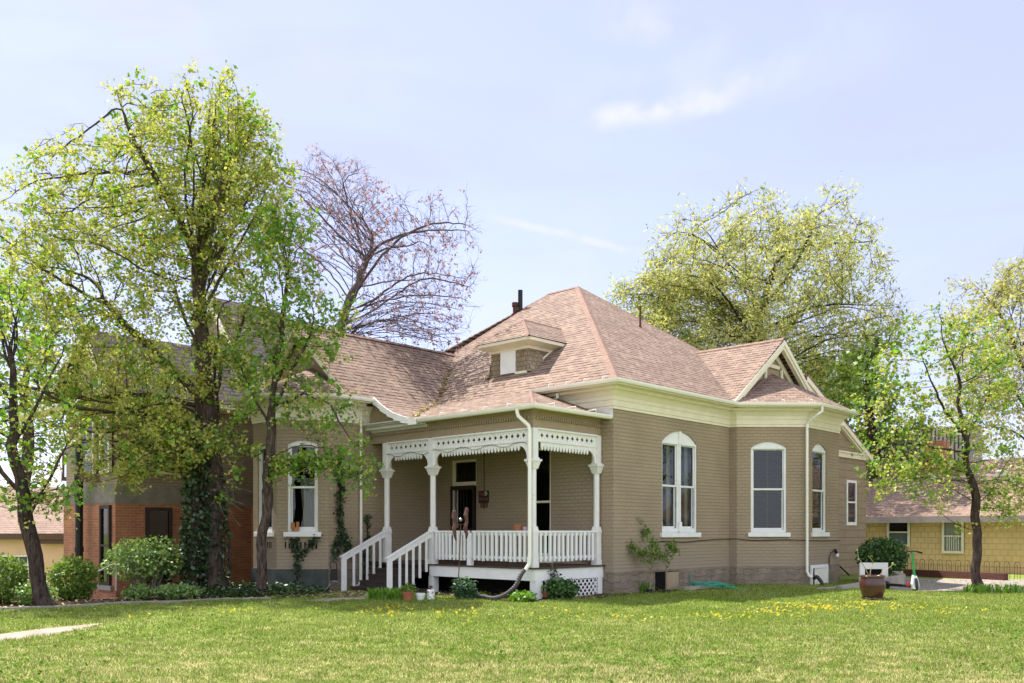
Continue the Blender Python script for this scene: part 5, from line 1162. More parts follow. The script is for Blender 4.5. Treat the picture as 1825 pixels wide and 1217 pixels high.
# grass blades
NB_ = int(640000*QUALITY)
yy = 1/rg.uniform(1/30.0, 1/8.6, NB_); yy = np.where(rg.random(NB_) < .35, rg.uniform(9, 30, NB_), yy); xx = rg.uniform(-.68, .68, NB_)*yy
u_, v_ = W2H(xx, yy)
inh = (u_ > -3.4) & (u_ < 17) & (v_ > -.15) & (v_ < 12) & ~((u_ < -2.9) & (v_ < 4)); inh |= (u_ > 7.0) & (u_ < 10.2) & (v_ > -1.9) & (v_ < 0)
pd_ = pathdist(xx, yy)
m = ~inh & (np.abs(pd_) > .5+.06*rg.normal(0, 1, NB_)) & ~inpoly(bed1, xx, yy) & ~(inpoly(grav, xx, yy) & (rg.random(NB_) > .04)) & ~(inpoly(bed2, xx, yy) & (rg.random(NB_) > .35)) & ~((yy > 24.5) & (xx < -5))
xx, yy, pd_ = xx[m], yy[m], pd_[m]; N = len(xx); zz = gz(xx, yy)
hgt = rg.uniform(.014, .038, N)*(.75+yy/28)*(1+.5*np.sin(xx*5.1+np.sin(yy*3.7)*2)*np.sin(yy*6.3+np.sin(xx*4.1)*2)); tall = (W2H(xx, yy)[1] > -.55) & (W2H(xx, yy)[0] > -3) & (W2H(xx, yy)[0] < 8); hgt = np.where(tall, hgt*1.6, hgt)
edge = (np.abs(pd_) < .75); hgt = np.where(edge, hgt*1.5, hgt)
wd = .0032+.00042*yy; a = rg.uniform(0, 6.283, N); la = rg.uniform(0, 6.283, N); le = rg.uniform(0, .9, N)*hgt
Vg = np.zeros((N, 3, 3)); Vg[:, 0] = np.stack([xx-np.cos(a)*wd, yy-np.sin(a)*wd, zz-.005], -1); Vg[:, 1] = np.stack([xx+np.cos(a)*wd, yy+np.sin(a)*wd, zz-.005], -1); Vg[:, 2] = np.stack([xx+np.cos(la)*le, yy+np.sin(la)*le, zz+hgt], -1)
o = np_mesh('grass', Vg.reshape(-1, 3), np.arange(N*3).reshape(N, 3), 'blade'); tag(o, 'short sunlit lawn grass with straw coloured patches', 'grass', kind='stuff')
# dandelions
def dand(px, py, rx, ry, n):
    Yc = EYE*F/(py-HZ); x = (px-912.5+rg.normal(0, rx*.6, n))/F*Yc; y = EYE*F/(py-HZ+rg.normal(0, ry*.6, n)); return np.stack([x, y], -1)
dd = np.concatenate([dand(1450,1085,70,9,110), dand(1540,1080,70,10,75), dand(1380,1092,40,6,45), dand(690,1092,50,8,80), dand(800,1098,60,10,26), dand(900,1104,90,8,24), dand(1300,1100,60,8,30), dand(1650,1088,70,8,40), dand(1130,1105,70,6,26), dand(240,1112,30,4,22), dand(420,1100,90,6,16), dand(170,1090,40,8,8), dand(1000,1095,80,8,14)])
K = 6; ang = np.arange(K)*2*math.pi/K; N = len(dd); r_ = rg.uniform(.017, .03, N); z0 = gz(dd[:, 0], dd[:, 1])+rg.uniform(.035, .07, N)
Vd = np.zeros((N, K, 3)); tl = rg.normal(0, .35, (N, 2))
for i in range(K): dx_ = np.cos(ang[i])*r_; dy_ = np.sin(ang[i])*r_; Vd[:, i] = np.stack([dd[:, 0]+dx_, dd[:, 1]+dy_, z0+tl[:, 0]*dx_+(tl[:, 1]-.5)*dy_+.0], -1)
o = np_mesh('dandelions', Vd.reshape(-1, 3), np.arange(N*K).reshape(N, K), 'petal'); tag(o, 'yellow dandelion flowers dotted through the lawn', 'dandelions', kind='stuff')
# ground cover and litter
n_w = 2600; wy = 1/rg.uniform(1/22.0, 1/9.0, n_w); wx = rg.uniform(-.6, .6, n_w)*wy; kk = (np.sin(wx*.9+1)+np.sin(wy*1.1+wx*.5)+rg.normal(0, .6, n_w)) > .4; kk &= np.abs(pathdist(wx, wy)) > .8; kk &= ~inpoly(bed1, wx, wy); uu, vv = W2H(wx, wy); kk &= ~((uu > -3.6) & (vv > -.5)); wx, wy = wx[kk], wy[kk]
o = leaf_cloud('lawn_weeds', np.stack([wx, wy, gz(wx, wy)+.03], -1), .045, 'lf_mid2', None, rg, 5, .035, 'round', 1.2); tag(o, 'small dark broad leaved weeds scattered through the lawn', 'weeds', kind='stuff')
pts = scatter_poly([(-7.2, 21.9), (-5.0, 22.35), (-4.7, 23.4), (-6.0, 24.3), (-8.6, 25.2), (-10.5, 24.2), (-8.2, 22.2)], 1500, rg); pts[:, 2] += rg.uniform(.03, .22, len(pts))
o = leaf_cloud('ground_cover', pts, .085, 'lf_ivy', None, rg, 2, .03, 'round', 1.0); tag(o, 'dark glossy ivy ground cover below the maples', 'ground cover', kind='stuff')
pts = np.concatenate([scatter_poly([(-6.9, 21.6), (-4.9, 22.3), (-4.6, 23.0), (-5.9, 23.5), (-8, 22.3)], 330, rg), scatter_poly([tuple(H2W(-.9, -.5)[:2]), tuple(H2W(7.0, -.55)[:2]), tuple(H2W(7.0, -.1)[:2]), tuple(H2W(-.9, -.1)[:2])], 800, rg), scatter_poly([tuple(H2W(-3.3, 2.0)[:2]), tuple(H2W(-3.2, .2)[:2]), tuple(H2W(-1.0, -.3)[:2]), tuple(H2W(-1.0, .2)[:2]), tuple(H2W(-2.8, 2)[:2])], 160, rg), scatter_poly([(13.0,24.6),(16.5,24.8),(16.5,25.6),(13.0,25.6)], 420, rg)]); pts[:, 2] += rg.uniform(.02, .16, len(pts))
o = leaf_cloud('weeds', pts, .12, 'lf_green', None, rg, 2, .03, 'blade', 2.5); tag(o, 'tufts of taller green weeds along the house foundation', 'weeds', kind='stuff')
pts = np.concatenate([scatter_poly([(-6.4, 21.9), (-3.9, 22.6), (-3.8, 24.2), (-5.4, 24.4)], 1100, rg), scatter_poly(bed2, 900, rg), scatter_poly(bed1, 2600, rg)]); pts[:, 2] += .03
o = leaf_cloud('leaf_litter', pts, .06, 'litter', None, rg, 1, .01, 'round', 2.0); tag(o, 'dry fallen leaves strewn over the planting beds', 'leaf litter', kind='stuff')
vp = [];
for i in range(260):
    z = rg.uniform(4.75, 7.0); u = uA(z); v = vW_(z); p = H2W(u+rg.normal(0, .06), v+rg.normal(0, .09), z+.05); vp.append(tuple(p))
o = leaf_cloud('leaf_litter', vp, .07, 'litter', None, rg, 2, .02, 'round', 1.5); tag(o, 'pale dry leaves caught in the roof valley', 'leaf litter', kind='stuff')
# strap leaved plants by the steps
def straps(label, c, rx, ry, n, h, seed, name='lily_clump', mt='lf_green'):
    rng = np.random.default_rng(seed); root = thing(name, label, 'plant', c); V = []; Fc = []
    for i in range(n):
        x, y = rng.uniform(-rx, rx), rng.uniform(-ry, ry); a = rng.uniform(0, 6.28); l = h*rng.uniform(.6, 1.1); w = .022; ln = rng.uniform(.15, .7); dx_, dy_ = math.cos(a), math.sin(a); k = len(V)
        for t, q in ((0, .7), (.5, 1), (.85, .7)):
            o_ = ln*l*t*t; zq = l*t*(1-.25*t*ln); V += [(x+dx_*o_-dy_*w*q, y+dy_*o_+dx_*w*q, zq), (x+dx_*o_+dy_*w*q, y+dy_*o_-dx_*w*q, zq)]
        o_ = ln*l; V += [(x+dx_*o_, y+dy_*o_, l*(1-.3*ln))]; Fc += [(k, k+1, k+3, k+2), (k+2, k+3, k+5, k+4), (k+4, k+5, k+6)]
    me = bpy.data.meshes.new('foliage'); me.from_pydata(V, [], Fc); me.materials.append(M[mt]); o = bpy.data.objects.new('foliage', me); C.objects.link(o); o.parent = root; return root
straps('clump of broad strap leaves at the foot of the right stair rail', gpos(688, 1068), .42, .25, 190, .32, 71)
straps('strap leaves growing at the foot of the tree beside the gravel drive', gpos(1775, 1056), .8, .25, 170, .26, 72)
straps('long green blades at the wall behind the terracotta sapling pot', gpos(1130, 1056), .45, .2, 150, .36, 73, name='grass_clump')
# ================================================================== NEIGHBOURS
nb = thing('brick_building', 'two storey brick building with grey shingle roof half hidden behind the maple', 'building', H2W(-7.58, 12.16, -.6), TH)
def nbx(u, v): return u+7.58, v-12.16
def NB_box(mb, u0, u1, v0, v1, z0, z1): mb.box(u0+7.58, u1+7.58, v0-12.16, v1-12.16, z0+.6, z1+.6)
M['band'] = simple('weathered_stone_band', (.27, .24, .21), .9, var=.4, scale=3, bump=.4)
m_ = MB(); NB_box(m_, -7.58, -3.2, 12.16, 16.0, -.8, 2.45); m_.build('lower_wall', 'redbrick', nb)
m_ = MB(); NB_box(m_, -3.2, 6, 12.16, 19, -.8, 2.45); m_.build('side_wall', 'orangebrick', nb)
m_ = MB(); NB_box(m_, -7.6, 6.02, 12.14, 16.02, 2.45, 2.95); m_.build('stone_band', 'band', nb)
m_ = MB(); NB_box(m_, -7.5, -4.4, 12.22, 16, 2.95, 5.4); NB_box(m_, -4.4, 6, 12.18, 19, 2.95, 5.5); m_.build('upper_wall', 'greytan', nb)
def nbwin(u0, u1, z0, z1, face='a', mat='cream'):
    m_ = MB()
    if face == 'a': o_ = Vector((u0+7.58, .0, z0+.6)); ex = Vector((1,0,0))
    else: o_ = Vector((-.0, u1-12.16, z0+.6)); ex = Vector((0,-1,0))
    w, h = u1-u0, z1-z0; no = ex.cross(Vector((0,0,1)))
    m_.plate([(0,0),(w,0),(w,h),(0,h)], [[(.1,.1),(w-.1,.1),(w-.1,h/2-.03),(.1,h/2-.03)],[(.1,h/2+.03),(w-.1,h/2+.03),(w-.1,h-.1),(.1,h-.1)]], o_, ex, (0,0,1), .08)
    f = m_.build('window', mat, nb); g_ = MB(); g_.poly([o_+ex*.05+no*.03, o_+ex*(w-.05)+no*.03, o_+ex*(w-.05)+Vector((0,0,h))+no*.03, o_+ex*.05+Vector((0,0,h))+no*.03]); g_.build('glass', 'glass', f)
    g_ = MB(); g_.poly([o_+ex*.05+no*.01, o_+ex*(w-.05)+no*.01, o_+ex*(w-.05)+Vector((0,0,h))+no*.01, o_+ex*.05+Vector((0,0,h))+no*.01]); g_.build('room_dark', 'inside', f)
nbwin(-6.6, -5.2, 3.35, 5.15); nbwin(-4.9, -4.5, 3.35, 5.0); nbwin(12.4, 13.1, 3.35, 5.0, 'b'); nbwin(13.5, 14.6, 3.35, 5.0, 'b')
nbwin(-6.7, -5.9, .1, 2.35, 'a', 'darkred'); nbwin(-5.3, -4.5, .1, 2.35, 'a', 'darkred'); nbwin(12.4, 13.1, .05, 2.4, 'b', 'darkred')
m_ = MB(); m_.box(-.10, .0, .1, 1.2, .52, .66); m_.build('stone_sill', 'concrete', nb)
m_ = MB(); m_.tube([(4.6, -.08, .3), (4.6, -.08, 3.0)], .05, 8); m_.build('downspout', 'gutter', nb)
m_ = MB()
m_.sweep([(-.2, 7.2), (-.0, -.0), (14, -.0)], [(0, 5.95), (.3, 6.0), (.42, 6.05), (.42, 6.18), (0, 6.2)]); m_.build('eave_trim', 'cream', nb)
def roofmb(polys, nm, parent, mat='roofgrey'):
    mb = MB()
    for p in polys:
        n_ = (Vector(p[1])-Vector(p[0])).cross(Vector(p[2])-Vector(p[0])); mb.poly(p if n_.z > 0 else p[::-1])
    o = mb.build(nm, mat, parent); return o
zb_ = 6.2; zr = 10.5
roofmb([[(4.9, 3.34, zr), (7.4, 3.34, zr), (13, -.42, zb_), (4.4, -.42, zb_)], [(4.9, 3.34, zr), (7.4, 3.34, zr), (13, 7.2, zb_), (4.4, 7.2, zb_)], [(7.4, 3.34, zr), (13, 7.2, zb_), (13, -.42, zb_)]], 'roof', nb)
roofmb([[(-.3, 1.2, 8.2), (6.0, 1.2, 8.2), (6.0, -.45, zb_), (-.45, -.45, zb_)], [(-.3, 1.2, 8.2), (6.0, 1.2, 8.2), (6.0, 4.2, zb_), (-.45, 4.2, zb_)]], 'front_roof', nb)
m_ = MB(); m_.poly([(5.0, -.2, 6.1), (5.0, 3.34, 10.3), (5.0, 7.0, 6.1)]); m_.poly([(-.1, -.3, 6.1), (-.1, 4.0, 6.1), (-.1, 1.2, 8.0)]); m_.build('gable_wall', 'greytan', nb)
m_ = MB()
for (A, B_) in (((4.62, 3.34, 10.42), (4.42, -.42, 6.15)), ((-.44, 1.2, 8.12), (-.5, -.45, 6.14)), ((-.44, 1.2, 8.12), (-.5, 4.2, 6.14))):
    m_.bar(A, B_, .06, .2)
m_.build('rake_boards', 'cream', nb)
# peach building
pe = thing('stucco_building', 'peach stucco building with tile roof at the left edge', 'building', (-19.5, 35, -1.4), 0)
m_ = MB(); m_.box(-4, 4.6, 0, 8, 0, 3.05); m_.build('wall', 'peach', pe)
m_ = MB(); m_.box(2.35, 6.0, .6, 8, 0, 3.7); m_.add([(2.35,.6,3.7),(6.0,.6,3.7),(3.3,.6,4.9),(2.35,8,3.7),(6.0,8,3.7),(3.3,8,4.9)], [(0,1,2),(5,4,3)]); m_.build('gable_wall', 'peach', pe)
roofmb([[(-4.2,-.35,2.95),(2.6,-.35,2.95),(2.6,3,4.9),(-4.2,3,4.9)],[(2.1,.3,3.55),(3.3,.3,5.05),(3.3,8,5.05),(2.1,8,3.55)],[(6.2,.3,3.7),(3.3,.3,5.05),(3.3,8,5.05),(6.2,8,3.7)]], 'roof', pe, 'roofpink')
m_ = MB(); m_.box(-4.2, 2.7, -.38, -.30, 2.72, 2.94); m_.box(1.3, 2.7, -.3, -.02, 2.55, 2.72); m_.build('fascia', 'brown', pe)
def win2(parent, x0, x1, z0, z1, y, nx_, nz_, fm='white'):
    m_ = MB(); hs = []; w = (x1-x0-.08)/nx_; h = (z1-z0-.08)/nz_
    for i in range(nx_):
        for j in range(nz_): a, b = x0+.06+i*w, z0+.06+j*h; hs.append([(a,b),(a+w-.03,b),(a+w-.03,b+h-.03),(a,b+h-.03)])
    m_.plate([(x0,z0),(x1,z0),(x1,z1),(x0,z1)], hs, (0, y, 0), (1,0,0), (0,0,1), .05); f = m_.build('window', fm, parent)
    g_ = MB(); g_.poly([(x0,y-.02,z0),(x1,y-.02,z0),(x1,y-.02,z1),(x0,y-.02,z1)]); g_.build('glass', 'glass', f)
    g_ = MB(); g_.poly([(x0,y-.005,z0),(x1,y-.005,z0),(x1,y-.005,z1),(x0,y-.005,z1)]); g_.build('room_dark', 'greystucco', f)
    return f
win2(pe, -.35, .75, .95, 2.1, -.005, 3, 3); win2(pe, 2.65, 3.35, 2.75, 4.0, .595, 2, 2)
pl_ = thing('utility_post', 'tall dark post rising from behind the round shrub', 'post', P(141, 1040, 27)); m_ = MB(); m_.tube([(0,0,-.8),(0,0,4.2)], .11, 10); m_.tube([(0,0,.95),(0,0,1.1)], .13, 10); m_.build('post', 'black', pl_); m_ = MB(); m_.box(-.1, 1.3, -.1, .1, 3.05, 3.3); m_.build('crossbeam', 'brown', pl_)
dk_ = thing('balcony', 'brown slatted balcony with railing between the stucco and brick buildings', 'balcony', P(160, 850, 29)); m_ = MB(); m_.box(-.9, .7, 0, .8, -.12, 0); m_.box(-.9, .7, -.03, .03, .72, .8)
m_.build('floor_and_rail', 'brown', dk_)
for i in range(9):
    m_ = MB(); m_.box(-.88+i*.19, -.82+i*.19, -.02, .02, 0, .72); m_.build('baluster', 'brown', dk_)
ac = thing('air_conditioner', 'white window air conditioner jutting from the upper storey behind the trees', 'air conditioner', P(172, 822, 27.2)); m_ = MB(); m_.box(-.25, .25, -.2, .25, 0, .32); m_.box(-.21, .21, -.212, -.2, .05, .27); m_.build('casing', 'gutter', ac, bevel=.01); m_ = MB()
for i in range(6): m_.box(-.19, .19, -.222, -.213, .07+i*.032, .08+i*.032)
m_.build('grille', 'greystucco', ac); m_ = MB(); m_.box(-.3, .3, -.2, .3, -.06, -.005); m_.build('bracket', 'slate', ac)
fe = thing('iron_fence', 'short black iron picket fence left of the leaning tree', 'fence', gpos(50, 1068)); m_ = MB(); m_.box(-.5, .55, -.01, .01, .62, .65); m_.box(-.5, .55, -.01, .01, .1, .13); m_.build('rail', 'black', fe)
for i in range(8): m_ = MB(); m_.tube([(-.48+i*.145,0,0),(-.48+i*.145,0,.78)], .012, 6); m_.sphere((-.48+i*.145,0,.79), .022, 5); m_.build('picket', 'black', fe)
hr = thing('handrail', 'bent grey metal handrail beside the round shrub', 'handrail', P(152, 1068, 23.5)); m_ = MB(); m_.tube([(0,0,-.1),(0,0,.5),(.06,0,.6),(.75,.2,.95)], .025, 8); m_.tube([(.72,.2,.93),(.72,.2,.2)], .02, 8); m_.build('rail', 'chrome', hr)
# yellow house ---------------------------------------------------------------
yh = thing('shingled_house', 'yellow shingled house with pink brown roof behind the drive', 'house', (17.65, 36, 0), R(180)-math.atan2(-.6845, -.729)+math.pi if False else math.atan2(.6845, -.729))
# local +x runs along the wall away to the left, local +y points behind the wall
def yw(x, y, z): return (x, -y, z)
m_ = MB(); m_.box(-9, 5.5, -7, 0, -.6, 2.22); o = m_.build('wall', 'yellow', yh)
rt_ = roofmb([[(-9.3, .45, 2.2), (5.2, .45, 2.2), (5.2, -4.2, 4.75), (-9.3, -4.2, 4.75)], [(-9.3, -8.5, 2.2), (5.2, -8.5, 2.2), (5.2, -4.2, 4.75), (-9.3, -4.2, 4.75)]], 'roof', yh, 'roofpink')
m_ = MB(); m_.box(-9.3, 5.2, .44, .50, 1.98, 2.24); m_.box(-9.3, 5.2, 0, .44, 2.0, 2.03); m_.build('fascia', 'slate', yh)
def yhwin(pxa, pxb, za, zb2, bars=0):
    def s_at(px): r = (px-912.5)/F; return (17.65-36*r)/(.729+.6845*r)
    xa, xb = s_at(pxb), s_at(pxa); m_ = MB()
    m_.plate([(xa,za),(xb,za),(xb,zb2),(xa,zb2)], [[(xa+.09,za+.1),(xb-.09,za+.1),(xb-.09,(za+zb2)/2-.02),(xa+.09,(za+zb2)/2-.02)],[(xa+.09,(za+zb2)/2+.03),(xb-.09,(za+zb2)/2+.03),(xb-.09,zb2-.06),(xa+.09,zb2-.06)]], (0,.06,0), (1,0,0), (0,0,1), -.055)
    f = m_.build('window', 'cream', yh); c_ = MB(); n = 24
    lo, hi = za+.1, (zb2-.1 if bars else (za+zb2)/2)
    for i in range(n): 
        a, b = xa+.1+(xb-xa-.2)*i/n, xa+.1+(xb-xa-.2)*(i+1)/n; c_.poly([(a,.012+.012*(i%2),lo),(b,.012+.012*((i+1)%2),lo),(b,.012+.012*((i+1)%2),hi),(a,.012+.012*(i%2),hi)])
    c_.build('curtain', 'gutter' if bars else 'curtblue', f)
    g_ = MB(); g_.poly([(xa,.006,za),(xb,.006,za),(xb,.006,zb2),(xa,.006,zb2)]); g_.build('room_dark', 'inside', f)
    g_ = MB(); g_.poly([(xa+.02,.045,za),(xb-.02,.045,za),(xb-.02,.045,zb2),(xa+.02,.045,zb2)]); g_.build('glass', 'glass', f)
    if bars:
        b_ = MB()
        for i in range(6): x = xa+.2+(xb-xa-.4)*i/5; b_.box(x-.01, x+.01, .08, .10, za+.02, (za+zb2)/2+.05)
        b_.box(xa+.1, xb-.1, .078, .102, (za+zb2)/2, (za+zb2)/2+.03); b_.build('window_bars', 'gutter', f)
M['curtblue'] = simple('pale_blue_curtain', (.38, .46, .52), .9, .1, var=.3, scale=8)
yhwin(1582, 1623, 1.0, 2.18); yhwin(1680, 1719, .75, 2.12, 1)
ch = MB(); ch.box(1.4, 2.2, -4.0, -3.2, 3.9, 5.6); ch.build('chimney', 'redbrick', yh)
for x in (1.7, .3, -1.0): vb2 = MB(); vb2.box(x-.18, x+.18, -3.0, -2.6, 3.9, 4.12); vb2.add([(x-.2,-2.55,4.1),(x+.2,-2.55,4.1),(x+.2,-3.1,4.2),(x-.2,-3.1,4.2)], [(0,1,2,3)]); vb2.build('roof_vent', 'gutter', yh)
sl2 = thing('slatted_building', 'tall building clad in vertical grey slats beyond the yellow house', 'building', (20.3, 44, -1)); m_ = MB(); m_.box(-2.9, 2.0, 0, 3, 0, 7.7); m_.build('wall', 'slatgap', sl2)
for i in range(26): m_ = MB(); x = -2.85+i*.19; m_.box(x, x+.11, -.05, -.002, 2.5, 7.75); m_.build('slat', 'slate', sl2)
m_ = MB(); m_.box(2.0, 2.9, .5, 3, 0, 7.9); m_.build('rendered_wall', 'greystucco', sl2)
# low brick wall, hoop fence -------------------------------------------------
def wall_line(px, Y0_=None):
    r = (px-912.5)/F; return r
q0 = Vector(gpos(1618, 1031)); q1 = Vector(gpos(1797, 1034)); q0.y = 33.2; q0.x = (1618-912.5)/F*33.2; q1.y = 29.9; q1.x = (1797-912.5)/F*29.9
lw = thing('garden_wall', 'low dark red brick garden wall below the hoop fence', 'wall', (q1.x, q1.y, 0)); d = Vector((q0.x-q1.x, q0.y-q1.y, 0)); m_ = MB(); nn = Vector((-d.y, d.x, 0)).normalized()
m_.obox(Vector((0,0,-.2)), d, nn*.25, Vector((0,0,.44))); m_.build('wall', 'redbrickd', lw) if 'redbrickd' in M else None
M['redbrickd'] = brick('dark_red_brick', (.15, .05, .04), (.11, .04, .03), (.10, .07, .06), .22, .07, .01, .01, .3)
m_.build('wall_body', 'redbrickd', lw)
hf = thing('hoop_fence', 'low rusty wire hoop fence along the front of the yellow house', 'fence', (q1.x+1.2, q1.y-.55, 0)); dn_ = d.normalized(); k0 = -5; n_h = 23
m_ = MB(); m_.tube([dn_*(-1.8), dn_*(.36*n_h-1.8)], .006, 5); 
for zz_ in (.18, .42): m_.tube([dn_*(-1.8)+Vector((0,0,zz_)), dn_*(.36*n_h-1.8)+Vector((0,0,zz_))], .006, 4)
m_.build('rail_wire', 'rust', hf)
for i in range(n_h):
    x = -1.8+.36*i; m_ = MB(); pts = [dn_*(x+.05)+Vector((0,0,-.05)), dn_*(x+.05)+Vector((0,0,.48))]+[dn_*(x+.15-.10*math.cos(t*math.pi/8))+Vector((0,0,.48+.12*math.sin(t*math.pi/8))) for t in range(1, 8)]+[dn_*(x+.25)+Vector((0,0,.48)), dn_*(x+.25)+Vector((0,0,-.05))]
    m_.tube(pts, .0085, 5); m_.tube([dn_*(x+.15)+Vector((0,0,-.05)), dn_*(x+.15)+Vector((0,0,.5))], .007, 4); m_.build('hoop', 'rust', hf)
# ================================================================== THINGS
# concrete kerb of the cellar steps
cw = thing('retaining_wall', 'low grey concrete retaining wall behind the brown glazed planter', 'wall', P(1500, 1056, 25.2)*1.0); cw.location.z = 0
a_, b2, c_ = P(1502, 0, 24.9), P(1614, 0, 26.3), P(1590, 0, 29.0)
m_ = MB(); o_ = cw.location
def seg(p, q, h0, h1, t=.2):
    p = Vector((p.x-o_.x, p.y-o_.y, -.1)); q = Vector((q.x-o_.x, q.y-o_.y, -.1)); d = (q-p).normalized(); n_ = Vector((-d.y, d.x, 0))*t
    m_.add([p, q, q+n_, p+n_, p+Vector((0,0,h0)), q+Vector((0,0,h1)), q+n_+Vector((0,0,h1)), p+n_+Vector((0,0,h0))], [(3,2,1,0),(4,5,6,7),(0,1,5,4),(1,2,6,5),(2,3,7,6),(3,0,4,7)])
seg(P(1500,0,25.0), P(1560,0,25.6), .22, .33); seg(P(1561,0,25.6), P(1612,0,25.9), .36, .48); seg(P(1614,0,26.0), P(1602,0,28.0), .50, .50); seg(P(1455,0,25.3), P(1500,0,25.15), .14, .2)
m_.build('concrete_body', 'concrete', cw, bevel=.01)
cwd = thing('cellar_window', 'white framed square window leaning behind the glazed planter', 'window', P(1556, 1052, 27.0)); cwd.location.z = .04
m_ = MB(); m_.plate([(-.42,-.1),(.42,-.1),(.42,.66),(-.42,.66)], [[(-.27,-.02),(.25,-.02),(.25,.47),(-.27,.47)]], (0,0,0), (1,0,0), (0,0,1), .07); m_.build('frame', 'peel', cwd)
m_ = MB(); m_.box(-.30, .28, .0, .02, -.05, .5); m_.build('pane', 'inside', cwd)
# glazed planter with three shoots
gp = gpos(1555, 1068); s_ = 22.3/F*gp[1]/22.3
pl_ = thing('planter', 'round brown glazed ceramic planter standing on the lawn', 'planter', gp); m_ = MB()
m_.lathe([(.20, .04), (.235, .06), (.285, .22), (.30, .38), (.275, .50), (.265, .52), (.29, .535), (.295, .57), (.27, .58), (.255, .56), (.25, .5)], (0,0,0), 32); m_.build('pot_body', 'glaze', pl_, smooth=True)
m_ = MB(); m_.lathe([(.24, 0), (.255, .05), (.235, .055)], (0,0,0), 28); m_.build('saucer', 'glaze', pl_, smooth=True); m_ = MB(); m_.lathe([(.01, .525), (.25, .53)], (0,0,0), 20); m_.build('soil', 'soil', pl_)
b0 = Vector(gp)+Vector((0,0,.52)); Yp = gp[1]
sp_ = thing('budding_cutting', 'three pale forked shoots growing from the glazed planter', 'plant', tuple(b0)); m_ = MB()
shoots = [[(1550,1036),(1543,1020),(1530,1000),(1528,984)], [(1550,1036),(1552,1020),(1557,1010),(1550,998)], [(1560,1036),(1575,1025),(1588,1015),(1593,1010)]]
tipp = []
for sh in shoots: q = [P(x, y-6, Yp)-b0 for x, y in sh]; q[0] = Vector((q[0].x, 0, -.02)); m_.tube(q, [.012, .010, .008, .006], 6); tipp += [tuple(q[-1])]*5+[tuple(q[-2])]*2
m_.build('stem', 'lf_dry', sp_); leaf_cloud('foliage', tipp, .05, 'lf_ground', sp_, rg, 1, .025, 'round')
# scooter (seen from the front)
sc_b = P(1630, 1057, 24.6); sc_b.z = 0
sc = thing('electric_scooter', 'green and white rental scooter parked on the drive', 'scooter', sc_b, R(12))
m_ = MB(); m_.tube([(0,.0,.38),(-.03,.06,1.08)], .033, 12); m_.build('steering_column', 'grn', sc)
m_ = MB(); m_.add([(-.07,-.10,.06),(.07,-.10,.06),(.11,-.06,.20),(.06,-.03,.42),(-.06,-.03,.42),(-.11,-.06,.20),(-.07,.03,.06),(.07,.03,.06),(.11,.03,.20),(.06,.04,.45),(-.06,.04,.45),(-.11,.03,.20)], [(0,1,2,3,4,5),(11,10,9,8,7,6),(0,6,7,1),(1,7,8,2),(2,8,9,3),(3,9,10,4),(4,10,11,5),(5,11,6,0)]); m_.build('front_shroud', 'scw', sc, bevel=.012)
m_ = MB(); m_.add([(-.045,-.115,.10),(.045,-.115,.10),(.055,-.09,.24),(.035,-.06,.36),(-.035,-.06,.36),(-.055,-.09,.24)], [(0,1,2,3,4,5)]); m_.build('front_panel', 'slategrey', sc) if 'slategrey' in M else m_.build('front_panel', 'rubber', sc)
m_ = MB()
m_.tube([(-.29,.02,1.05),(-.2,.05,1.08),(-.03,.07,1.10),(.14,.05,1.08),(.24,.02,1.05)], .016, 8); m_.tube([(-.30,.01,1.045),(-.19,.045,1.075)], .024, 8); m_.tube([(.25,.015,1.045),(.14,.05,1.075)], .024, 8); m_.obox((-.08,.03,1.08), (.10,0,0), (0,.07,0), (0,0,.03)); m_.build('handlebar', 'black', sc)
def wheel(nm, x, y, r): m_ = MB(); m_.lathe([(r*.5,-.03),(r*.92,-.035),(r,-.015),(r,.015),(r*.92,.035),(r*.5,.03)], (0,0,0), 20); o = m_.build(nm, 'rubber', sc, smooth=True); o.rotation_euler = (0, R(90), 0); o.location = (x, y, r); return o
wheel('wheel', 0, -.02, .115); wheel('wheel', -.16, 1.0, .115)
m_ = MB(); m_.obox((-.09, .06, .10), (.16,0,0), (-.16,.85,0), (0,0,.07)); m_.build('deck', 'black', sc, bevel=.01); m_ = MB(); m_.box(-.20, -.12, .02, .06, .14, .24); m_.build('rear_light', 'red', sc)
# terracotta pots etc. by the steps
def pot(label, g_, r, h, mat, rim=.03, name='plant_pot', cat='pot', soil=True):
    t = thing(name, label, cat, g_); m_ = MB(); m_.lathe([(r*.68, 0), (r*.95, h-.05), (r*1.02, h-.05), (r*1.05, h), (r*.92, h), (r*.9, h-.04)], (0,0,0), 22); m_.build('pot_body', mat, t)
    if soil: m_ = MB(); m_.lathe([(.01, h-.035), (r*.91, h-.034)], (0,0,0), 16); m_.build('soil', 'soil', t)
    return t
g_ = gpos(727, 1071); pot('terracotta pot with seedlings beside the strap leaf clump', g_, .135, .23, 'terracotta'); 
shrub('seedlings', 'soft green seedlings in the terracotta pot by the steps', 'plant', (g_[0], g_[1], g_[2]+.2), .16, .14, .10, 160, .055, 'lf_mid', 81)
g_ = gpos(749, 1070); pot('small white flower pot between terracotta pot and patterned watering can', g_, .115, .17, 'scw')
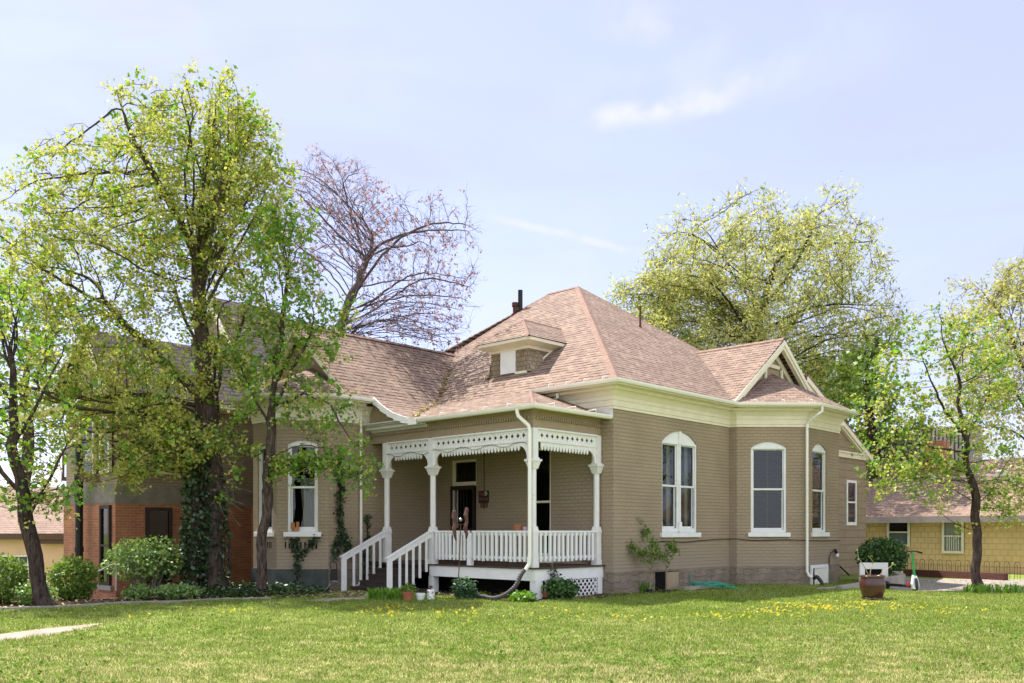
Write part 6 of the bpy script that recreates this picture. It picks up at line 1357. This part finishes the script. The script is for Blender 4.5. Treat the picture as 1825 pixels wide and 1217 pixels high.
# patterned can: white body with coloured spots and a round wooden knob
g_ = gpos(768, 1069); wc = thing('patterned_canister', 'white canister with red blue and green fruit spots and a round knob', 'canister', g_); m_ = MB(); m_.lathe([(.085,0),(.095,.01),(.095,.23),(.08,.245)], (0,0,0), 20); m_.build('body', 'scw', wc)
random.seed(5); cols = ['red', 'blue', 'grn', 'red', 'darkred', 'grn']
for i in range(24):
    a = random.uniform(-math.pi, 0); z = random.uniform(.03, .21); m_ = MB(); r = random.uniform(.012, .02); c_ = Vector((math.cos(a), math.sin(a), 0)); t_ = Vector((-math.sin(a), math.cos(a), 0))
    m_.poly([c_*.0975+t_*r*math.cos(k*.785)+Vector((0,0,z+r*math.sin(k*.785))) for k in range(8)]); m_.build('painted_spot', cols[i % 6], wc)
m_ = MB(); m_.tube([(0,0,.24),(0,0,.29)], .012, 8); m_.lathe([(.01,.28),(.045,.30),(.045,.325),(.01,.345)], (0,0,0), 14); m_.build('knob', 'driftwood', wc)
g_ = gpos(978, 1068); t = thing('plant_pot', 'oblong terracotta planter on a dark saucer by the lattice', 'pot', g_); m_ = MB(); m_.lathe([(.16,.05),(.20,.17),(.215,.17),(.215,.20),(.19,.20),(.18,.16)], (0,0,0), 22); o = m_.build('pot_body', 'terracotta', t); o.scale = (1, .7, 1); m_ = MB(); m_.lathe([(.17,0),(.21,.05),(.16,.052)], (0,0,0), 20); m_.build('saucer', 'soil', t); m_ = MB(); m_.lathe([(.01,.165),(.18,.166)], (0,0,0), 16); o = m_.build('soil', 'soil', t); o.scale = (1,.7,1)
tw_ = thing('dry_twig', 'curved dry pale twig rising from the oblong terracotta planter', 'twig', (g_[0], g_[1], g_[2]+.16)); m_ = MB(); q = [P(x, y, g_[1])-Vector((g_[0], g_[1], g_[2]+.16)) for x, y in ((978,1052),(985,1040),(990,1025),(984,1012),(986,1003))]; m_.tube(q, [.012,.009,.007,.006,.004], 6); m_.build('stem', 'barkpale', tw_)
# porch sill pots
pr_ = H2W(UP+.0, .95, 1.655); pot('square terracotta planter on the porch rail beside the corner post', pr_, .11, .15, 'terracotta', name='plant_pot')
pr_ = H2W(UP+.0, .70, 1.655); pot('small pink pot on the porch rail', pr_, .055, .09, 'pink', soil=False)
# corrugated hoses
def hose(name, label, cat, pts, r, mat, ribs=True, group=None):
    base = Vector(pts[0]); root = thing(name, label, cat, tuple(base), group=group)
    # catmull-rom
    P_ = [Vector(p)-base for p in pts]; Q = []
    for i in range(len(P_)-1):
        p0, p1, p2, p3 = P_[max(i-1,0)], P_[i], P_[i+1], P_[min(i+2, len(P_)-1)]
        n = max(4, int((p2-p1).length/(.03 if ribs else .06)))
        for k in range(n): t = k/n; Q.append(.5*((2*p1)+(p2-p0)*t+(2*p0-5*p1+4*p2-p3)*t*t+(3*p1-p0-3*p2+p3)*t**3))
    Q.append(P_[-1]); rr = [r*(1.07 if i % 2 else .93) for i in range(len(Q))] if ribs else r
    m_ = MB(); m_.tube(Q, rr, 10 if ribs else 6); m_.build('tube', mat, root, smooth=False); return root
dpt = H2W(UP-.26, .5, .72)
M['greyhose'] = simple('grey_corrugated_plastic', (.06, .055, .055), .6, .3, var=.4)
hose('drain_hose', 'grey corrugated drain hose curving from the porch downspout along the ground', 'hose', [dpt, P(928,1025,dpt.y-.1), P(918,1045,dpt.y-.2), P(900,1060,dpt.y-.25), P(880,1066,dpt.y-.2), P(860,1063,dpt.y), P(835,1061,dpt.y+.1)], .055, 'greyhose')
e_ = H2W(7.34, -2.02, .22)
hose('drain_hose', 'black corrugated drain hose curled below the bay downspout', 'hose', [e_, P(1456,1028,e_.y-.15), P(1465,1040,e_.y-.25), P(1462,1052,e_.y-.3), P(1448,1060,e_.y-.3), P(1436,1061,e_.y-.2)], .055, 'rubber')
gh = gpos(1250, 1058); z0 = gh[2]+.03
cc = [P(1240, 1021, H2W(2.9, -.06).y)]
rngh = random.Random(9); pts = [tuple(H2W(3.55, -.06, .42)), tuple(H2W(3.57, -.08, .2)), tuple(H2W(3.6, -.12, .08))]
cx, cy = H2W(3.7, -.75)[:2]
for k in range(34): a = k*.52; r_x = .40+.20*math.sin(k*.45); pts.append((cx+r_x*1.15*math.cos(a)*(1+.15*math.sin(k)), cy+.55*r_x*math.sin(a), .06+.003*k+.06*abs(math.sin(k*.9))))
pts += [(cx+.6, cy-.2, .04), (cx+.95, cy-.22, .04)]
hose('garden_hose', 'green garden hose coiled on the grass below the arched window', 'hose', pts, .016, 'hose', False)
cb_ = thing('plank', 'weathered grey plank lying under the hose coil', 'plank', H2W(2.9, -.45, .02), TH); m_ = MB(); m_.box(-.4, 1.2, -.1, .12, 0, .09); m_.build('board', 'concrete', cb_)
# cable along the wall
cpts = [hw(1.75, -.03, 1.32), hw(2.1, -.03, 1.36), hw(2.6, -.03, 1.36), hw(3.3, -.03, 1.33), hw(4.2, -.03, 1.37), hw(5.2, -.03, 1.40), hw(5.84, -.03, 1.40), hw(5.90, -.30, 1.40), hw(6.3, -.70, 1.36), hw(6.9, -1.30, 1.38), hw(7.35, -1.77, 1.36), hw(8.6, -1.765, 1.34), hw(9.8, -1.765, 1.34)]
hose('wall_cable', 'dark cable strung sagging along the brick wall below the sills', 'cable', cpts, .014, 'cord', False)
bxo = thing('junction_box', 'small rusty junction box at the end of the wall cable', 'box', H2W(1.75, -.03, 1.32), TH); m_ = MB(); m_.box(-.09, .06, -.04, .02, -.04, .04); m_.build('box_body', 'rust', bxo, bevel=.004); m_ = MB(); m_.box(-.05, .02, -.05, -.041, -.02, .02); m_.build('cover', 'cord', bxo)
# wall lamp at the bay
wl = thing('wall_lamp', 'bare bulb lamp on a bent conduit beside the basement window', 'lamp', H2W(9.0, -1.74, .45), TH); m_ = MB(); m_.tube([(0,0,-.1),(0,-.03,.35),(.06,-.05,.5),(.18,-.07,.55),(.3,-.08,.55)], .015, 6); m_.build('conduit', 'rust', wl); m_ = MB(); m_.tube([(.28,-.08,.6),(.36,-.10,.5)], .05, 10); m_.build('socket', 'black', wl); m_ = MB(); m_.sphere((.40,-.11,.42), .055, 10, 1.3); m_.build('bulb', 'bulb', wl, smooth=True)
lp_ = thing('iron_bar', 'black iron bar leaning against the addition wall', 'bar', H2W(13.5, -.25, 0), TH); m_ = MB(); m_.tube([(.9,0,-.1),(0,.18,.45)], .03, 6); m_.build('bar', 'black', lp_)
# driftwood wind sculpture on a rod
wsb = gpos(815, 1066); ws = thing('garden_stake', 'rusty garden stake with two hanging driftwood pieces and a glass ball', 'garden stake', wsb)
Yw = wsb[1]; q = lambda x, y: P(x, y, Yw)-Vector(wsb); m_ = MB(); m_.tube([q(815,1064), q(819,1000), q(821,935)], .013, 8); m_.build('rod', 'rust', ws)
m_ = MB(); m_.tube([q(809,934), q(834,935)], .009, 6); m_.build('cross_rod', 'rust', ws)
m_ = MB(); m_.sphere(q(821,926), .047, 12); m_.build('glass_ball', 'chrome', ws, smooth=True)
m_ = MB(); m_.tube([q(811,909), q(810,911), q(809,922), q(812,932), q(809,942), q(811,955), q(813,964)], [.03,.055,.062,.048,.058,.04,.02], 5); m_.build('driftwood', 'driftwood', ws)
m_ = MB(); m_.tube([q(831,904), q(832,907), q(830,918), q(832,930), q(829,942), q(832,952), q(831,960)], [.03,.05,.058,.045,.055,.042,.02], 5); m_.build('driftwood', 'driftwood', ws)
m_ = MB(); m_.sphere(q(815,1063), .05, 8); m_.build('foot_ball', 'terracotta', ws)
# sign
sg = thing('no_smoking_sign', 'black no smoking sign with red letters hung right of the front door', 'sign', H2W(-.01, 4.89, 2.47), TH-R(90)); sg.scale = (.8, 1, .75)
# local +x runs to the right along the wall, -y out of it
m_ = MB(); m_.box(-.01, .50, -.022, -.002, 0, .47); m_.build('panel', 'signblack', sg, bevel=.004)
def text(body, size, x, z, mat, parent, nm='lettering', w=1.0):
    cu = bpy.data.curves.new(nm, 'FONT'); cu.body = body; cu.size = size; cu.extrude = .001; cu.materials.append(M[mat]); cu.offset = .004
    o = bpy.data.objects.new(nm, cu); C.objects.link(o); 
    me = bpy.data.meshes.new_from_object(o); bpy.data.objects.remove(o); o = bpy.data.objects.new(nm, me); C.objects.link(o)
    if not me.materials: me.materials.append(M[mat])
    o.parent = parent; o.location = (x, -.024, z); o.rotation_euler = (R(90), 0, 0); o.scale = (w, 1, 1); return o
text('NO', .20, .05, .27, 'signred', sg); text('SMOKING', .17, .02, .09, 'signred', sg, w=.62)
m_ = MB(); ring1 = [(.36+.08*math.cos(t*.3927), .36+.08*math.sin(t*.3927)) for t in range(16)]; ring2 = [(.36+.06*math.cos(t*.3927), .36+.06*math.sin(t*.3927)) for t in range(16)]
m_.plate(ring1, [ring2], (0,-.024,0), (1,0,0), (0,0,1), .003); m_.obox(Vector((.36-.055,-.028,.36+.04)), (.012,0,.012), (0,.004,0), (.095,0,-.095)); m_.build('no_symbol', 'scw', sg)
sp2 = thing('sign_plate', 'small rusty number plate under the no smoking sign', 'sign', H2W(-.01, 4.83, 2.33), TH-R(90)); sp2.scale = (.8, 1, .8); m_ = MB(); m_.box(0, .36, -.018, -.002, 0, .17); m_.build('panel', 'brown', sp2); text('8122', .13, .05, .035, 'signred', sp2)
cd_ = thing('conduit', 'thin grey conduit running down the porch wall over the sign', 'conduit', H2W(-.04, 4.66, 2.4), TH); m_ = MB(); m_.tube([(0,0,-.12),(0,0,1.9)], .012, 6); m_.build('pipe', 'cord', cd_)
# folded hand truck
ht = thing('hand_truck', 'folded black and silver hand truck leaning by the left stair rail', 'hand truck', gpos(588, 1056)); Yh = ht.location.y; q = lambda x, y, dy=0: P(x, y, Yh+dy)-Vector(ht.location)
m_ = MB(); m_.tube([q(589,1040), q(590,1015), q(588,1003), q(594,1000), q(600,1004), q(601,1035)], .012, 6); m_.build('frame', 'black', ht); m_ = MB(); m_.tube([q(589,1035), q(588,1042), q(582,1050), q(594,1056)], .014, 6); m_.tube([q(592,1036), q(602,1036)], .012, 6); m_.build('leg', 'chrome', ht)
m_ = MB(); m_.obox(q(590,1034), q(600,1034)-q(590,1034), Vector((0,.03,0)), Vector((0,0,.3))); m_.build('back_panel', 'black', ht)
# string lights on the porch fretwork
sl3 = thing('string_lights', 'dark looped string light wire along the porch fretwork', 'string lights', H2W(UP-.06, 5.9, 3.8), TH); m_ = MB(); pts = []
v = 0
for k in range(120): t = k/119*5.3; pts.append((-.02, -t, .0-.05*abs(math.sin(t*3.1))**2*1.8-(.02 if k % 7 == 0 else 0)))
m_.tube(pts, .006, 4); m_.build('wire', 'cord', sl3)
rk_ = thing('rock', 'pale rock at the corner of the lowest step', 'rock', gpos(656, 1066)); m_ = MB(); m_.sphere((0,0,.06), .09, 7, .8); 
for i, v in enumerate(m_.v): m_.v[i] = tuple(c*(1+.18*math.sin(i*2.3+j)) for j, c in enumerate(v))
m_.build('stone', 'concrete', rk_)
edg = thing('bed_edging', 'thin concrete edging strip along the back of the left lawn', 'edging', (-9, 20, 0)); m_ = MB()
ep = [(-14, 18.35), (-12.5, 18.5), (-10.6, 18.8), (-8.9, 20.1), (-7.1, 21.3), (-5.9, 22.0)]
for a, b in zip(ep[:-1], ep[1:]):
    for k in range(4):
        p = Vector(a).lerp(Vector(b), k/4); q_ = Vector(a).lerp(Vector(b), (k+1)/4); m_.bar((p.x+9, p.y-20, float(gz(p.x, p.y))+.02), (q_.x+9, q_.y-20, float(gz(q_.x, q_.y))+.02), .1, .07)
m_.build('strip', 'concrete', edg)
